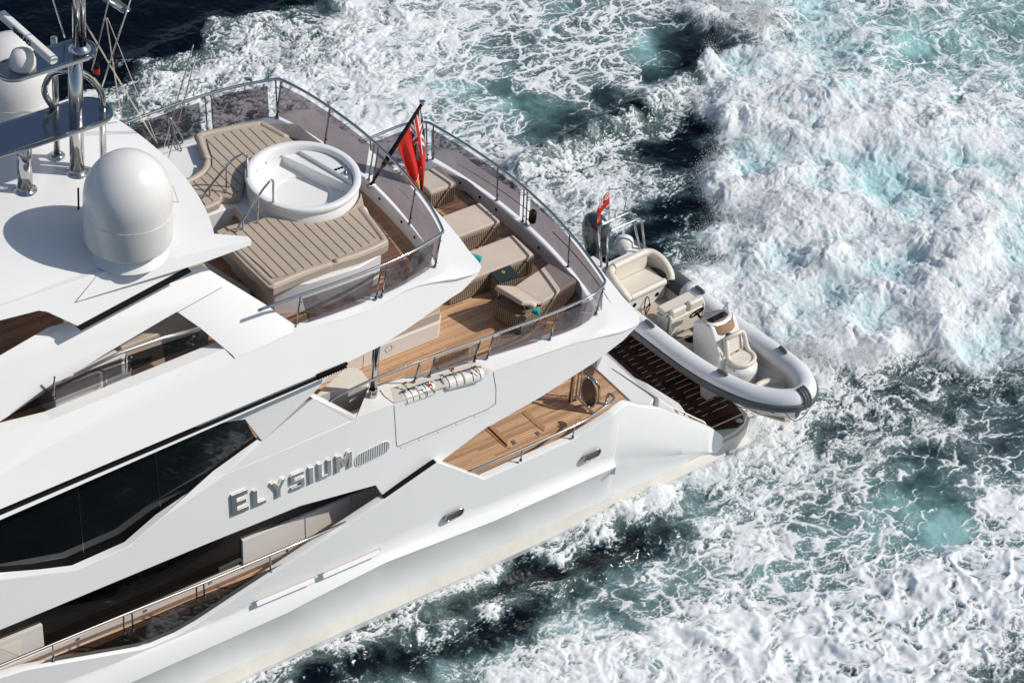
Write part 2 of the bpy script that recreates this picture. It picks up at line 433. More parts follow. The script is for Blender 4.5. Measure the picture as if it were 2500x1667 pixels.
# ---------- superstructure side, port then mirrored
def plE(u, v): return P(u, v, pl=(-3.5, .133, 5.7))
E_top = [(-150, 1430), (0, 1414), (185, 1391), (313, 1334), (390, 1267), (552, 1156), (700, 1095), (870, 1022), (959, 989), (1203, 907), (1400, 839), (1487, 808), (1562, 790)]
E_bot = [(1523, 831), (1451, 886), (1400, 919), (1320, 970), (1203, 1037), (1188, 1044), (1072, 1131), (941, 1221), (917, 1185), (732, 1236), (500, 1330), (104, 1495), (0, 1538), (-150, 1600)]
side = MB()
topE = [plE(*p) for p in E_top]; botE = [plE(*p) for p in E_bot]
side.prism(topE + botE, (0, .16, 0))
sidep = side.pair('superstructure_side', M['gel'], yacht, bevel=.018, seg=3)
# black strip painted in for the dark open gap between side panel and hull
MB().prism([P(941, 1224, y=-3.86), P(938, 1214, y=-3.86), P(1064, 1127, y=-3.86), P(1068, 1134, y=-3.86)], (0, .1, 0)).pair('dark_gap', M['black'], yacht)
# frame of the long window and facets above the crease
fr = MB()
wl_ = [(-150, 1412), (0, 1397), (185, 1382), (313, 1325), (390, 1259), (520, 1150), (627, 1073)]
wo_ = [(-150, 1430), (0, 1414), (185, 1391), (313, 1334), (390, 1267), (552, 1156), (640, 1078)]
fo = [plE(*p) + V((0, 0, 0)) for p in wo_[:-1]] + [P(640, 1078, y=-3.40)]
fi = [P(u, v, y=-3.36) for u, v in wl_]
fr.grid([fo, fi]); fr.pair('window_frame', M['gel'], yacht, smooth=False)
wb = MB()
wi2 = [(-150, 1397), (0, 1382), (185, 1367), (313, 1311), (390, 1246), (520, 1140), (622, 1066)]
wb.grid([[P(u, v, y=-3.355) for u, v in wl_], [P(u, v, y=-3.33) for u, v in wi2]]); wb.pair('window_gasket', M['black'], yacht)
win = MB()
g_px = [(-150, 1397), (0, 1382), (185, 1367), (313, 1311), (390, 1246), (520, 1140), (624, 1070), (598, 1024), (429, 1055), (0, 1200), (-150, 1265)]
win.prism([P(u, v, y=-3.33) for u, v in g_px], (0, .05, 0)); win.pair('saloon_window', M['glassblack'], yacht)
for a, b in (((187, 1160), (205, 1360)), ((377, 1085), (392, 1246))):
    MB().tube([P(*a, y=-3.338), P(*b, y=-3.338)], .006, 5).build('window_mullion', M['steel'], yacht)
# facet A (behind the window) and facet B (shoulder above the crease)
fa = MB()
A = [P(598, 1024, y=-3.345), P(640, 1078, y=-3.40), P(757, 968, y=-3.36), P(790, 935, y=-3.33), P(860, 850, y=-3.30), P(700, 900, y=-3.28), P(429, 1050, y=-3.345)]
fa.prism(A, (0, .12, 0))
fa.pair('upper_side', M['gel'], yacht, bevel=.01)
B = [P(640, 1078, y=-3.40), plE(552, 1156), plE(700, 1095), plE(870, 1022) + V((0, .01, 0)), P(764, 973, y=-3.36)]
MB().prism(B, (0, .2, -.05)).pair('shoulder', M['gel'], yacht, bevel=.012)
W_ = [P(755, 966, y=-3.36), P(764, 972, y=-3.36), plE(868, 1030), plE(872, 1020), P(762, 962, y=-3.30)]
MB().prism(W_, (.0, .14, 0)).pair('wing_end', M['gel'], yacht)
# ---------- decks above
zu = 5.15; zf = 7.9
def arcp(xm, k, ys, z): return [V((xm - k * y * y, y, z)) for y in ys]
YS = (-2.6, -2.2, -1.6, -.8, 0)
def full(half): h = [(p[0], p[1]) for p in half]; return h + [(x, -y) for x, y in h[::-1] if abs(y) > 1e-6]
ud = full([(-14, -3.3), (4.6, -3.12), (5.3, -3.0)] + [(5.84 - .03 * y * y, y) for y in YS])
upper = MB().slab(ud, zu - .3, zu - .012).build('upper_deck', M['gel'], yacht)
MB().slab([(max(x, -3) if x < 0 else x, y * .99) for x, y in ud], zu - .03, zu).build('deck_teak', M['teak'], upper)
fd = full([(-14, -3.05), (.9, -2.9), (1.32, -2.75)] + [(1.66 - .035 * y * y, y) for y in YS])
fly = MB().slab(fd, zf - .25, zf - .012).build('flybridge_deck', M['gel'], yacht)
MB().slab([(max(x, -9.5) if x < 0 else x, y * .99) for x, y in fd], zf - .03, zf).build('deck_teak', teak('flybridge teak', (.30, .16, .10), (.47, .27, .17), pw=.06), fly)
bord = MB(); w_ = [V((x - .04 if x > 1 else x, y * .975, zf + .004)) for x, y in fd[2:-2]]
bord.prism([V((x, y, zf + .006)) for x, y in fd[2:9]] + [V((x - .11, y, zf + .006)) for x, y in fd[2:9]][::-1], (0, 0, -.02)); bord.build('margin_board', M['trim'], fly)
def coaming(name, inner, outer, tip, under, zfloor, xin):
    n = 46
    a, b, c, d = [resample(smooth_path(q, 8), n) for q in (inner, outer, tip, under)]
    for q in (a, b, c, d): q[-1].y = 0
    rows = [[V((p.x, p.y, zfloor)) for p in a], [p - V((0, 0, .02)) for p in a], [p.lerp(q, .06) + V((0, 0, .004)) for p, q in zip(a, b)], [p.lerp(q, .93) for p, q in zip(a, b)],
            [p.lerp(r, .06) for p, r in zip(b, c)], [p.lerp(q, .97) for p, q in zip(b, c)], [p.lerp(q, .12) for p, q in zip(c, d)], d, [V((min(p.x, xin), p.y * .9, p.z)) for p in d]]
    rows = [list(r) for r in zip(*rows)]
    o = MB().grid([list(r) for r in zip(*rows)]).mirror().merge(.002).build(name, M['gel'], yacht, smooth=True)
    e = o.modifiers.new('e', 'EDGE_SPLIT'); e.split_angle = math.radians(24); return o
# upper deck coaming and overhang
tipU = P(1562, 790, z=5.2)
inn = [P(903, 937, z=5.72), P(980, 921, z=5.70), P(1045, 905, z=5.66), P(1189, 865, z=5.58), P(1329, 815, z=5.52), V((4.9, -3.1, 5.48))] + arcp(5.84, .03, YS[1:], 5.48)
out_ = [plE(870, 1020), plE(959, 987), plE(1203, 905), plE(1400, 837), P(1487, 786, z=5.42)] + arcp(6.12, .055, YS, 5.45)
tip_ = [plE(870, 1024), plE(959, 991), plE(1203, 909), plE(1400, 841), tipU] + [V((6.52, -2.6, 5.2)), V((6.62, -2.0, 5.2)), V((6.7, -1.5, 5.2)), V((6.77, -.7, 5.2)), V((6.79, 0, 5.2))]
und = [V((p.x - .0, p.y + .1, p.z - .2)) for p in tip_[:4]] + [tipU + V((-.1, .1, -.12))] + [p + V((-.12, 0, -.14)) for p in tip_[5:]]
ucoam = coaming('upper_coaming', inn, out_, tip_, und, zu, 5.2)
# fly coaming and overhang
def plF(u, v): return P(u, v, pl=(-3.2, .46, 8.24))
tipF = P(1172, 664, z=7.98)
innF = [V((-3.6, -3.02, 8.3)), V((-2.2, -3.0, 8.3)), V((-1, -2.96, 8.27)), V((.2, -2.9, 8.25)), V((1.0, -2.8, 8.25))] + arcp(1.66, .035, (-2.5, -2.0, -1.4, -.7, 0), 8.25)
outF = [plF(560, 882), plF(717, 811), plF(745, 802), plF(906, 753), P(1013, 697, z=8.23), P(1091, 657, z=8.22)] + arcp(1.86, .05, (-2.5, -2.0, -1.4, -.7, 0), 8.22)
tipFl = [plF(560, 886), plF(717, 815), plF(745, 806), plF(906, 757), P(1013, 701, z=8.2), tipF] + [V((2.4, -2.45, 7.95)), V((2.51, -1.78, 7.95)), V((2.57, -1.2, 7.95)), V((2.6, -.67, 7.95)), V((2.62, 0, 7.95))]
undF = [V((p.x, p.y + .1, p.z - .25)) for p in tipFl[:5]] + [tipF + V((-.1, .12, -.14))] + [p + V((-.12, 0, -.16)) for p in tipFl[6:]]
fcoam = coaming('fly_coaming', innF, outF, tipFl, undF, zf, 1.1)
# dark grooves on the two overhangs
for nm, a, b, z_, ya, par in (('recess_strip', 2.2, .05, 8.06, 2.55, fcoam), ('recess_strip', 6.42, .05, 5.31, 2.9, ucoam)):
    for y0, y1 in ((-ya, -.25), (.35, ya)):
        pts = [V((a - b * y * y, y, z_ + .022)) for y in np.linspace(y0, y1, 14)]
        MB().tube(pts, .022, 4).build(nm, M['cushdark'], par)
# fly side fascia
F_top = [(-150, 1225), (0, 1157), (128, 1086), (572, 877), (717, 811), (745, 802), (906, 753)]
F_bot = [(988, 807), (921, 850), (843, 889), (700, 947), (0, 1244), (-150, 1308)]
fasc = [plF(*p) for p in F_top] + [P(1013, 698, z=8.22), P(1091, 658, z=8.21), tipF, P(1129, 710, z=7.72), P(1100, 728, z=7.62)] + [plF(*p) for p in F_bot]
MB().prism(fasc, (0, .14, 0)).pair('fly_side', M['gel'], yacht, bevel=.015)
# underside chamfer of the fascia
ch = [plF(843, 889) + V((0, .02, 0)), plF(921, 850) + V((0, .02, 0)), plF(988, 807) + V((0, .02, 0)), P(1100, 728, z=7.62), P(1129, 710, z=7.72), tipF + V((-.05, 0, -.05)), V((1.6, -2.6, 7.7)), V((0, -2.7, 7.62)), V((-1.2, -2.9, 7.3))]
MB().prism(ch, (0, .02, .03)).pair('fly_underside', M['gel_cool'], yacht)
# track under the fly side (black strip with bright fixings)
st = MB(); A0, A1 = plF(-150, 1312), plF(843, 891)
off = V((0, -.012, 0)); st.prism([A0 + off, A1 + off, plF(843, 897) + off, plF(-150, 1320) + off], (0, .03, 0)); 
tr_ = st.pair('awning_track', M['black'], yacht)
dots = MB()
for i in range(74):
    p = A0.lerp(A1, (i + .5) / 74) + V((0, -.016, -.022)); dots.box(p, (.02, .008, .012))
tag(dots.build('track_fixings', M['chrome'], tr_[0]), kind='stuff')
bl = MB(); B0, B1 = plF(-150, 1322), plF(843, 899)
bl.prism([B0 + off, B1 + off, plF(700, 962) + off, plF(-150, 1333) + off], (0, .03, 0)); bl.pair('lower_lip', M['gel'], yacht)
cl = MB()
for i in range(12):
    p = plF(776, 916).lerp(plF(843, 888), i / 11) + V((0, -.03, .03)); cl.box(p, (.03, .05, .05)); cl.box(p + V((0, -.01, -.09)), (.02, .02, .05))
cl.tube([plF(772, 918) + V((0, -.03, .02)), plF(845, 887) + V((0, -.03, .02))], .035, 6); cl.build('track_end_stop', M['black'], tr_[0])
# bulwark step forward of the sun deck
c1 = [plF(-150, 1225), plF(0, 1157), plF(128, 1086), plF(572, 877), P(548, 852, y=-3.1), P(125, 1025, y=-3.1), P(0, 1056, y=-3.1), P(-150, 1100, y=-3.1)]
MB().grid([c1[:4], c1[4:][::-1]]).pair('side_step', M['gel_cool'], yacht)
c2 = [P(-150, 1100, y=-3.1), P(0, 1056, y=-3.1), P(125, 1025, y=-3.1), P(548, 852, y=-3.1)]
c3 = [V((p.x, -2.85, p.z + .01)) for p in c2]; c4 = [V((p.x, -2.85, 7.88)) for p in c2]
MB().grid([c2, c3, c4]).pair('bulwark_cap', M['gel'], yacht)
# ---------- arch beam
Bm = [(-150, 1135), (0, 1029), (27, 1012), (253, 867), (400, 780), (432, 762), (489, 802), (566, 867), (574, 877), (717, 811), (633, 757), (541, 701), (488, 668), (350, 722), (191, 801), (115, 822), (0, 889), (-150, 965)]
beam = MB().prism([plF(*p) + V((0, -.004, 0)) for p in Bm], (.1, .14, .09)).pair('arch_beam', M['gel'], yacht, bevel=.012)
MB().tube([plF(433, 762) + V((0, -.008, 0)), plF(541, 701) + V((0, -.008, 0))], .006, 4).build('panel_joint', M['seam'], beam[0])
# ---------- hardtop
def xa(y): return -3.03 - .09 * y * y
def zr(x, y):
    zc_ = min(11.05, 10.54 + .26 * max(0, -3.03 - x)); ze = 10.62 + .03 * max(0, min(4, -3.5 - x))
    return zc_ - (zc_ - ze) * (abs(y) / 2.42) ** 2.2
R_ = []
for y in np.linspace(-2.42, 2.42, 25):
    R_.append([V((x, y, zr(x, y))) for x in list(np.linspace(xa(y), -8, 14)) + [-14]])
rt = MB().grid(R_); rt.add([(x, y, z - .16) for r in [R_] for q in r for x, y, z in q], [tuple(i + 0 for i in f) for f in rt.f])
# rim between top and underside
ntop = len(R_) * len(R_[0]); ncol = len(R_[0])
for i in range(len(R_) - 1): rt.f.append((i * ncol, (i + 1) * ncol, ntop + (i + 1) * ncol, ntop + i * ncol)); rt.m.append(0)
for j in range(ncol - 1):
    rt.f.append((j, ntop + j, ntop + j + 1, j + 1)); rt.m.append(0); b = (len(R_) - 1) * ncol
    rt.f.append((b + j, b + j + 1, ntop + b + j + 1, ntop + b + j)); rt.m.append(0)
roof = rt.build('hardtop', M['gel'], yacht, smooth=True); e = roof.modifiers.new('e', 'EDGE_SPLIT'); e.split_angle = math.radians(35)
def plD(u, v): return P(u, v, pl=(-2.45, .5, 10.72))
D = [plD(-150, 804), plD(0, 750), plD(241, 667), plD(500, 615), plD(520, 634), plD(462, 654), plD(191, 797), plD(150, 778), plD(115, 762), plD(95, 759), plD(0, 783), plD(-150, 830)]
MB().prism(D, (0, .12, 0)).pair('hardtop_side', M['gel'], yacht, bevel=.01)
def wD(u, v, d): return P(u, v, y=plD(u, v).y - d)
t0, t1, t2, t3 = P(520, 570, y=-2.36), P(606, 577, y=-2.60), wD(614, 586, .16), wD(614, 598, .16)
t4, t5, t6, t7, t8 = wD(500, 640, .12), wD(185, 737, .035), wD(241, 667, .01), wD(430, 640, .005), P(380, 640, y=-2.45)
wg = MB(); wg.add([t0, t1, t2, t3, t4, t5, t6, t7 + V((0, .1, 0))], [(0, 6, 2, 1), (6, 5, 4), (6, 4, 3), (6, 3, 2), (0, 1, 2, 3, 7), (3, 4, 7), (4, 5, 7), (5, 6, 7), (6, 0, 7)])
wg.pair('hardtop_wing', M['gel'], roof, bevel=.008)
# dark rubber channel under the hardtop side
s0 = [plD(457, 652), plD(467, 662), plD(196, 806), plD(186, 797)]
MB().prism([p + V((0, -.02, 0)) for p in s0], (0, .06, 0)).pair('channel', M['black'], roof)
# ---------- rails and smoked screens
def rail_pts(fn, ys): return [fn(y) for y in ys]
# fly rail (handrail), both corners and stern curve
def fr_side(x): return 3.0 + .0 if x > 1 else 3.0
sideF = [V((-3.02, -3.13, 9.12)), V((-2.26, -3.17, 9.15)), V((-1.3, -3.22, 9.16)), V((-.44, -3.22, 9.16)), V((.36, -3.17, 9.16)), V((.95, -3.06, 9.16))]
cornF = [V((1.25, -2.98, 9.16)), V((1.36, -2.86, 9.16))]
aftF = [V((1.8 - .05 * y * y, y, 9.16)) for y in (-2.3, -1.7, -1, -.4)]
halfF = sideF + cornF + aftF
pathF = smooth_path(halfF + [V((p.x, -p.y, p.z)) for p in halfF[::-1]], 6)
MB().tube(pathF, .03, 10).build('handrail', M['chrome'], yacht, smooth=True)
sideU = [V((-1.55, -3.2, 5.72)), V((-1.52, -3.24, 6.05)), V((-1.3, -3.28, 6.28)), V((-.8, -3.3, 6.36)), V((.1, -3.3, 6.39)), V((2.2, -3.34, 6.34)), V((3.86, -3.42, 6.36)), V((4.8, -3.44, 6.4)), V((5.2, -3.36, 6.42))]
cornU = [V((5.42, -3.24, 6.42)), V((5.5, -3.08, 6.42))]
aftU = [V((5.9 - .043 * y * y, y, 6.42)) for y in (-2.5, -1.8, -1, -.35)]
halfU = sideU + cornU + aftU
pathU = smooth_path(halfU + [V((p.x, -p.y, p.z)) for p in halfU[::-1]], 6)
MB().tube(pathU, .03, 10).build('handrail', M['chrome'], yacht, smooth=True)
def screen(base, top, h0=.06, h1=.86, name='smoked_screen', mat='tint', par=None):
    """curved acrylic sheet between base line and handrail line (same count)"""
    ro = [[a.lerp(b, h0) for a, b in zip(base, top)], [a.lerp(b, h1) for a, b in zip(base, top)]]
    nrm = (base[-1] - base[0]).cross(V((0, 0, 1))).normalized() * .012
    m = MB().grid(ro)
    return m.build(name, M[mat], par or yacht, smooth=False)
def stanchion(b, t, par=None):
    m = MB(); m.tube([b, t], .017, 8); m.lathe([(0, 0), (.035, 0), (.035, .03), (.02, .05)], b, 10)
    d = (t - b)
    for h in (.16, .80): c = b + d * h; m.tube([c + V((-.0, 0, 0)), c + V((.035, -.03, 0))], .016, 6)
    return m.build('stanchion', M['post'], par or yacht, smooth=True)
def run(path, x_or_y, a, b, n=8):
    """sub path of handrail polyline between parameters"""
    return resample(path[a:b], n)
def along(path, key, v0, v1, n=8):
    q = [p for p in path if v0 <= key(p) <= v1]; return resample(q, n)
zb8 = lambda p: V((p.x - .03 if abs(p.y) < 2.9 else p.x, p.y * (.985 if abs(p.y) > 2.9 else 1), 8.25))
ky = lambda p: p.y
half1 = pathF[:len(pathF) // 2]; half2 = pathF[len(pathF) // 2:]
sidepts = [p for p in half1 if p.x < 1.1 and p.y < -2.9]
aftpts = [p for p in pathF if p.x > 1.15 and abs(p.y) < 2.98]
for sgn in (1, -1):
    for x0, x1 in ((-2.15, -.42), (-.20, 1.16)):
        tp_ = [V((p.x, p.y * sgn, p.z)) for p in resample([p for p in sidepts if x0 <= p.x <= x1], 7)]
        bs = [V((p.x - .0, (abs(p.y) - .12) * (-1 if p.y < 0 else 1), 8.25)) for p in tp_]
        if sgn == 1 and x0 < -1: bs[0].x += .35; 
        screen(bs, tp_)
    for x0 in (-2.05, -.36, -.22, 1.19):
        p = min(sidepts + [halfF[6]], key=lambda q: abs(q.x - x0)); s_ = -1 * sgn
        stanchion(V((p.x, s_ * (abs(p.y) - .12), 8.24)), V((p.x, s_ * abs(p.y), 9.15)))
for y0, y1 in ((-2.93, .02), (.18, 2.93)):
    tp_ = resample([p for p in aftpts if y0 <= p.y <= y1], 16); screen([V((p.x - .09, p.y, 8.24)) for p in tp_], tp_)
for y_ in (-1.46, .05, .17, 1.56, 2.9):
    p = min(aftpts, key=lambda q: abs(q.y - y_)); stanchion(V((p.x - .09, p.y, 8.24)), V((p.x, p.y, 9.15)))
# forward starboard screens
for x0, x1 in ((-4.2, -2.3),):
    tp_ = [V((x, 3.3 + .05 * k, 9.12 - .06 * k)) for k, x in enumerate(np.linspace(-2.2, -4.6, 5))]
    screen([V((p.x, 3.15, 8.3)) for p in tp_], tp_); MB().tube(tp_, .03, 8).build('handrail', M['chrome'], yacht, smooth=True)
# upper deck screens
sU = [p for p in pathU[:len(pathU) // 2] if p.y < -3.0]; aU = [p for p in pathU if p.x > 5.3 and abs(p.y) < 3.2]
def zcU(x): return 5.92 - .075 * max(0, x) if x < 5.5 else 5.47
def zcU(x): return float(np.interp(x, [-1, .9, 2.4, 4, 5.5], [5.72, 5.74, 5.62, 5.5, 5.47]))
for sgn in (1, -1):
    for x0, x1 in ((1.0, 2.27), (2.5, 3.96), (4.02, 5.4)):
        tp_ = [V((p.x, p.y * sgn, p.z)) for p in resample([p for p in sU if x0 <= p.x <= x1], 6)]
        bs = [V((p.x, p.y + (.16 if p.y < 0 else -.16), zcU(p.x))) for p in tp_]
        screen(bs, tp_, .05, .84)
    for x0 in (.77, .93, 2.32, 2.46, 4.0, 5.42):
        p = min(sU, key=lambda q: abs(q.x - x0)); stanchion(V((p.x, sgn * (p.y + .14), zcU(p.x) - .01)), V((p.x, sgn * p.y, p.z)))
for y0, y1 in ((-3.16, .06), (.24, 3.16)):
    tp_ = resample([p for p in aU if y0 <= p.y <= y1], 18); screen([V((p.x + .06, p.y, 5.47)) for p in tp_], tp_)
for y_ in (-1.58, .1, .23, 1.14, 3.1):
    p = min(aU, key=lambda q: abs(q.y - y_)); stanchion(V((p.x + .06, p.y, 5.47)), V((p.x, p.y, p.z)))
# support post
post = MB().tube([V((-.22, -3.1, 5.72)), V((-.2, -3.1, 7.7))], .075, 16); post.lathe([(.09, 0), (.09, .22), (.078, .23)], (-.22, -3.1, 5.70), 20); post.pair('support_post', M['chrome'], yacht, smooth=True)
# ================================================================== SUN DECK: tub, pads, steps
def clip(poly, a, b, c):
    """keep part of polygon where a*x+b*y<=c"""
    out = []
    for i in range(len(poly)):
        p, q = poly[i], poly[(i + 1) % len(poly)]; fp, fq = a * p[0] + b * p[1] - c, a * q[0] + b * q[1] - c
        if fp <= 0: out.append(p)
        if fp * fq < 0: t_ = fp / (fp - fq); out.append((p[0] + (q[0] - p[0]) * t_, p[1] + (q[1] - p[1]) * t_))
    return out
def area(p): return abs(sum(p[i][0] * p[(i + 1) % len(p)][1] - p[(i + 1) % len(p)][0] * p[i][1] for i in range(len(p)))) / 2
tc = P(740, 427, z=9.11); TX, TY = tc.x, 0.0
def circ(r, a0, a1, n=14, cx=None, cy=0): return [((TX if cx is None else cx) + r * math.cos(math.radians(a0 + (a1 - a0) * i / (n - 1))), cy + r * math.sin(math.radians(a0 + (a1 - a0) * i / (n - 1)))) for i in range(n)]
tub = MB()
tub.lathe([(1.12, 7.9), (1.12, 8.92), (1.10, 8.95), (1.13, 8.98), (1.155, 9.04), (1.15, 9.10), (1.13, 9.115), (1.04, 9.115), (1.015, 9.10), (1.0, 9.04), (.985, 8.85), (.95, 8.72), (.93, 8.70), (.62, 8.68), (.56, 8.66), (.52, 8.5), (.50, 8.42), (0, 8.40)], (TX, 0, 0), 72)
tubo = tub.build('hot_tub', M['gel'], yacht, smooth=True)
e = tubo.modifiers.new('e', 'EDGE_SPLIT'); e.split_angle = math.radians(50)
# starboard-aft armrest wall with controls (bounded by the tub's inner circle)
def chord(r, ax, c, z0, z1, name, mat='gel', steps=16):
    th = math.acos(c / r); pts = [(TX + r * math.cos(a + ax), r * math.sin(a + ax)) for a in np.linspace(-th, th, steps)]
    return MB().slab(pts, z0, z1).build(name, M[mat], tubo, bevel=.015)
chord(.99, math.radians(22), .50, 8.6, 8.90, 'seat_block'); chord(.985, math.radians(14), .66, 8.6, 8.99, 'control_ledge')
for k in range(3): MB().lathe([(0, .015), (.028, .015), (.03, 0)], P(820 + 7 * k, 415 - 2.5 * k, z=8.99), 12).build('control_button', M['black'], tubo, smooth=True)
MB().lathe([(0, .07), (.03, .07), (.045, .04), (.07, .02), (.075, 0)], P(843, 424, z=8.99), 16).build('control_tap', M['chrome'], tubo, smooth=True)
for u, v in ((655, 402), (692, 390), (736, 386), (630, 422)):
    p = P(u, v, z=8.88); d = V((p.x - TX, p.y, 0)).normalized(); p = V((TX, 0, 8.9)) + d * .985
    MB().tube([p, p - d * .015], .02, 12).build('jet_nozzle', M['steel'], tubo)
p = P(769, 481, z=8.5); MB().lathe([(0, .02), (.05, .02), (.065, 0)], p, 20).build('drain', M['steel'], tubo)
for u, v in ((784, 424), (820, 446), (841, 466)):
    p = P(u, v, z=8.78); MB().box(p + V((-.02, 0, 0)), (.02, .03, .03)).build('jet_nozzle', M['steel'], tubo)
# raised base under the pads
base = [(-2.0, -.55), (-2.03, -2.15), (-1.4, -2.42), (-.3, -2.5), (.28, -2.38), (.5, -2.1), (.88, -1.0), (.86, -.7)] + circ(1.0, -40, 0, 5)
base += [(1.0, .6), (.9, 1.2), (.4, 2.0), (.05, 2.42), (-.3, 2.44), (-1.7, 2.55), (-1.8, 2.2), (-1.75, 1.3), (-2.0, .35), (-1.35, .35), (-1.35, -.55)]
tubase = MB().slab(base, 7.89, 8.62).build('sunpad_base', M['gel'], yacht, bevel=.03, seg=3)
st1 = MB().slab([(-1.95, -.5), (-1.36, -.5), (-1.36, .3), (-1.95, .3)], 7.9, 8.12); st1.build('tub_step', M['gel'], tubase, bevel=.01)
MB().slab([(-1.92, -.47), (-1.40, -.47), (-1.40, .27), (-1.92, .27)], 8.1, 8.135).build('tread', M['trim'], tubase)
MB().slab([(-1.42, -.75)] + circ(1.13, 212, 152, 8)[::1] + [(-1.42, .62)], 8.34, 8.38).build('tread', M['trim'], tubase)
def sunpad(name, outer, inner, label, roll=None):
    root = empty(name, (sum(p[0] for p in outer) / len(outer), sum(p[1] for p in outer) / len(outer), 8.62)); tag(root, label, 'sun pad', 'sun pads beside the hot tub')
    L = lambda pts: [(x - root.location.x, y - root.location.y) for x, y in pts]
    m = MB().slab(L(outer), .005, .19); m.build('bolster', M['cush'], root, bevel=.055, seg=5, ang=30)
    for seg_ in (roll or []):
        q = [V((x - root.location.x, y - root.location.y, .15)) for x, y in seg_]
        MB().tube(smooth_path(q, 5), .078, 12).build('edge_roll', M['cush'], root, smooth=True)
    ch_ = MB(); xs_ = [p[0] for p in L(inner)]; w = .19; x = min(xs_)
    while x < max(xs_):
        q = clip(clip(L(inner), 1, 0, x + w - .010), -1, 0, -(x + .010))
        if len(q) > 2 and area(q) > .01: ch_.slab(q, .10, .222)
        x += w
    o = ch_.build('channel_pad', M['cush'], root, bevel=.045, seg=4, ang=30); return root
pp_ = [P(u, v, z=8.82) for u, v in [(528, 563), (552, 551), (576, 545), (600, 543), (625, 538), (653, 527)]]
port_out = [(p.x, p.y) for p in pp_] + circ(1.165, 240, 322, 12) + [(p.x, p.y) for p in [P(891, 511, z=8.82), P(920, 545, z=8.82), P(948, 586, z=8.82), P(949, 593, z=8.82), P(940, 600, z=8.82), P(880, 625, z=8.82), P(812, 645, z=8.82), P(740, 672, z=8.82), P(668, 703, z=8.82), P(655, 700, z=8.82), P(600, 648, z=8.82), P(565, 612, z=8.82)]]
port_in = [(p.x, p.y) for p in [P(u, v, z=8.82) for u, v in [(545, 572), (577, 556), (618, 546), (655, 533)]]] + circ(1.22, 240, 310, 10) + [(p.x, p.y) for p in [P(u, v, z=8.82) for u, v in [(866, 511), (895, 552), (918, 582), (916, 589), (860, 614), (800, 640), (735, 661), (675, 679), (664, 679), (640, 655), (590, 612)]]]
rollp = [(p.x, p.y) for p in [P(u, v, z=8.82) for u, v in [(880, 507), (912, 548), (936, 582), (934, 590), (880, 615), (815, 637)]]]
rollq = [(p.x, p.y) for p in [P(u, v, z=8.82) for u, v in [(808, 640), (740, 662), (672, 690), (660, 688), (610, 640), (565, 596)]]]
sunpad('sun_pad', port_out, port_in, 'large taupe channelled sun pad on the port side of the hot tub', [rollp, rollq])
stb_px = [(478, 327), (500, 318), (540, 308), (590, 300), (632, 293), (648, 297), (690, 320), (724, 346)]
stbd_out = [(p.x, p.y) for p in [P(u, v, z=8.82) for u, v in stb_px]] + circ(1.165, 62, 148, 12) + [(p.x, p.y) for p in [P(u, v, z=8.82) for u, v in [(590, 470), (588, 476), (567, 481), (541, 478), (538, 492), (500, 508), (488, 500), (470, 475), (445, 445), (470, 434), (492, 415), (504, 400), (500, 385), (492, 365)]]]
rolls = [(p.x, p.y) for p in [P(u, v, z=8.82) for u, v in [(700, 334), (645, 304), (630, 300), (560, 312), (490, 328), (488, 340), (505, 385)]]]
rollt = [(p.x, p.y) for p in [P(u, v, z=8.82) for u, v in [(506, 392), (500, 412), (478, 430), (452, 442)]]]
stbd_in = [(p.x, p.y) for p in [P(u, v, z=8.82) for u, v in [(505, 340), (560, 322), (600, 315), (625, 311), (692, 350)]]] + circ(1.22, 75, 140, 9) + [(p.x, p.y) for p in [P(u, v, z=8.82) for u, v in [(586, 466), (566, 476), (543, 466), (536, 486), (500, 501), (470, 460), (462, 448), (500, 430), (518, 405), (518, 385), (510, 362)]]]
sunpad('sun_pad', stbd_out, stbd_in, 'taupe channelled sun pad on the starboard side of the tub with an S shaped bolster', [rolls, rollt])
# bench at the forward end
bn = empty('bench_seat', (-2.65, -1.3, 7.9)); tag(bn, 'narrow taupe bench cushion just forward of the port sun pad', 'bench')
MB().slab([(-.42, 1.1), (.0, 1.1), (.37, -.42), (.12, -.75), (-.42, -.75)], 0, .46).build('seat', M['cush'], bn, bevel=.05, seg=4)
MB().slab([(-.6, 1.1), (-.38, 1.1), (-.35, -.75), (-.6, -.75)], 0, .8).build('backrest', M['cush'], bn, bevel=.06, seg=4)
# tub handrails
def grab(name, px, zs):
    pts = [P(u, v, z=z_) for (u, v), z_ in zip(px, zs)]; return pts
for s_, (ax, ay) in enumerate(((-1.22, .66), (-1.25, -.66))):
    top = V((TX - 1.0, ay * .72, 9.115)); lo = V((-1.93, ay * .95, 8.62))
    pts = fillet([top, top + V((-.02, 0, .62)), V((-1.30, ay * .85, 9.62)), lo + V((0, 0, .30)), lo, lo + V((.22, 0, -.12))], .17, 6)
    g = MB(); g.tube(pts, .023, 10)
    a = V((-1.42, ay * .88, 8.5)); g.tube([a, a + V((0, 0, 1.02))], .02, 8); b = V((-1.78, ay * .93, 8.5)); g.tube([b, b + V((0, 0, .55))], .02, 8)
    g.build('grab_rail', M['chrome'], yacht, smooth=True)
# recessed lights along the coamings
for x_, y_ in [(1.66 - .035 * y * y, y) for y in (-1.75, -1.2, -.35, 1.9)]:
    MB().tube([V((x_ - .0, y_, 8.12)), V((x_ - .012, y_, 8.12))], .032, 12).build('step_light', M['black'], yacht)
for y in (-1.9, -.55, 1.0, 1.55, 2.2): MB().tube([V((5.84 - .03 * y * y, y, 5.34)), V((5.825 - .03 * y * y, y, 5.34))], .035, 12).build('step_light', M['black'], yacht)
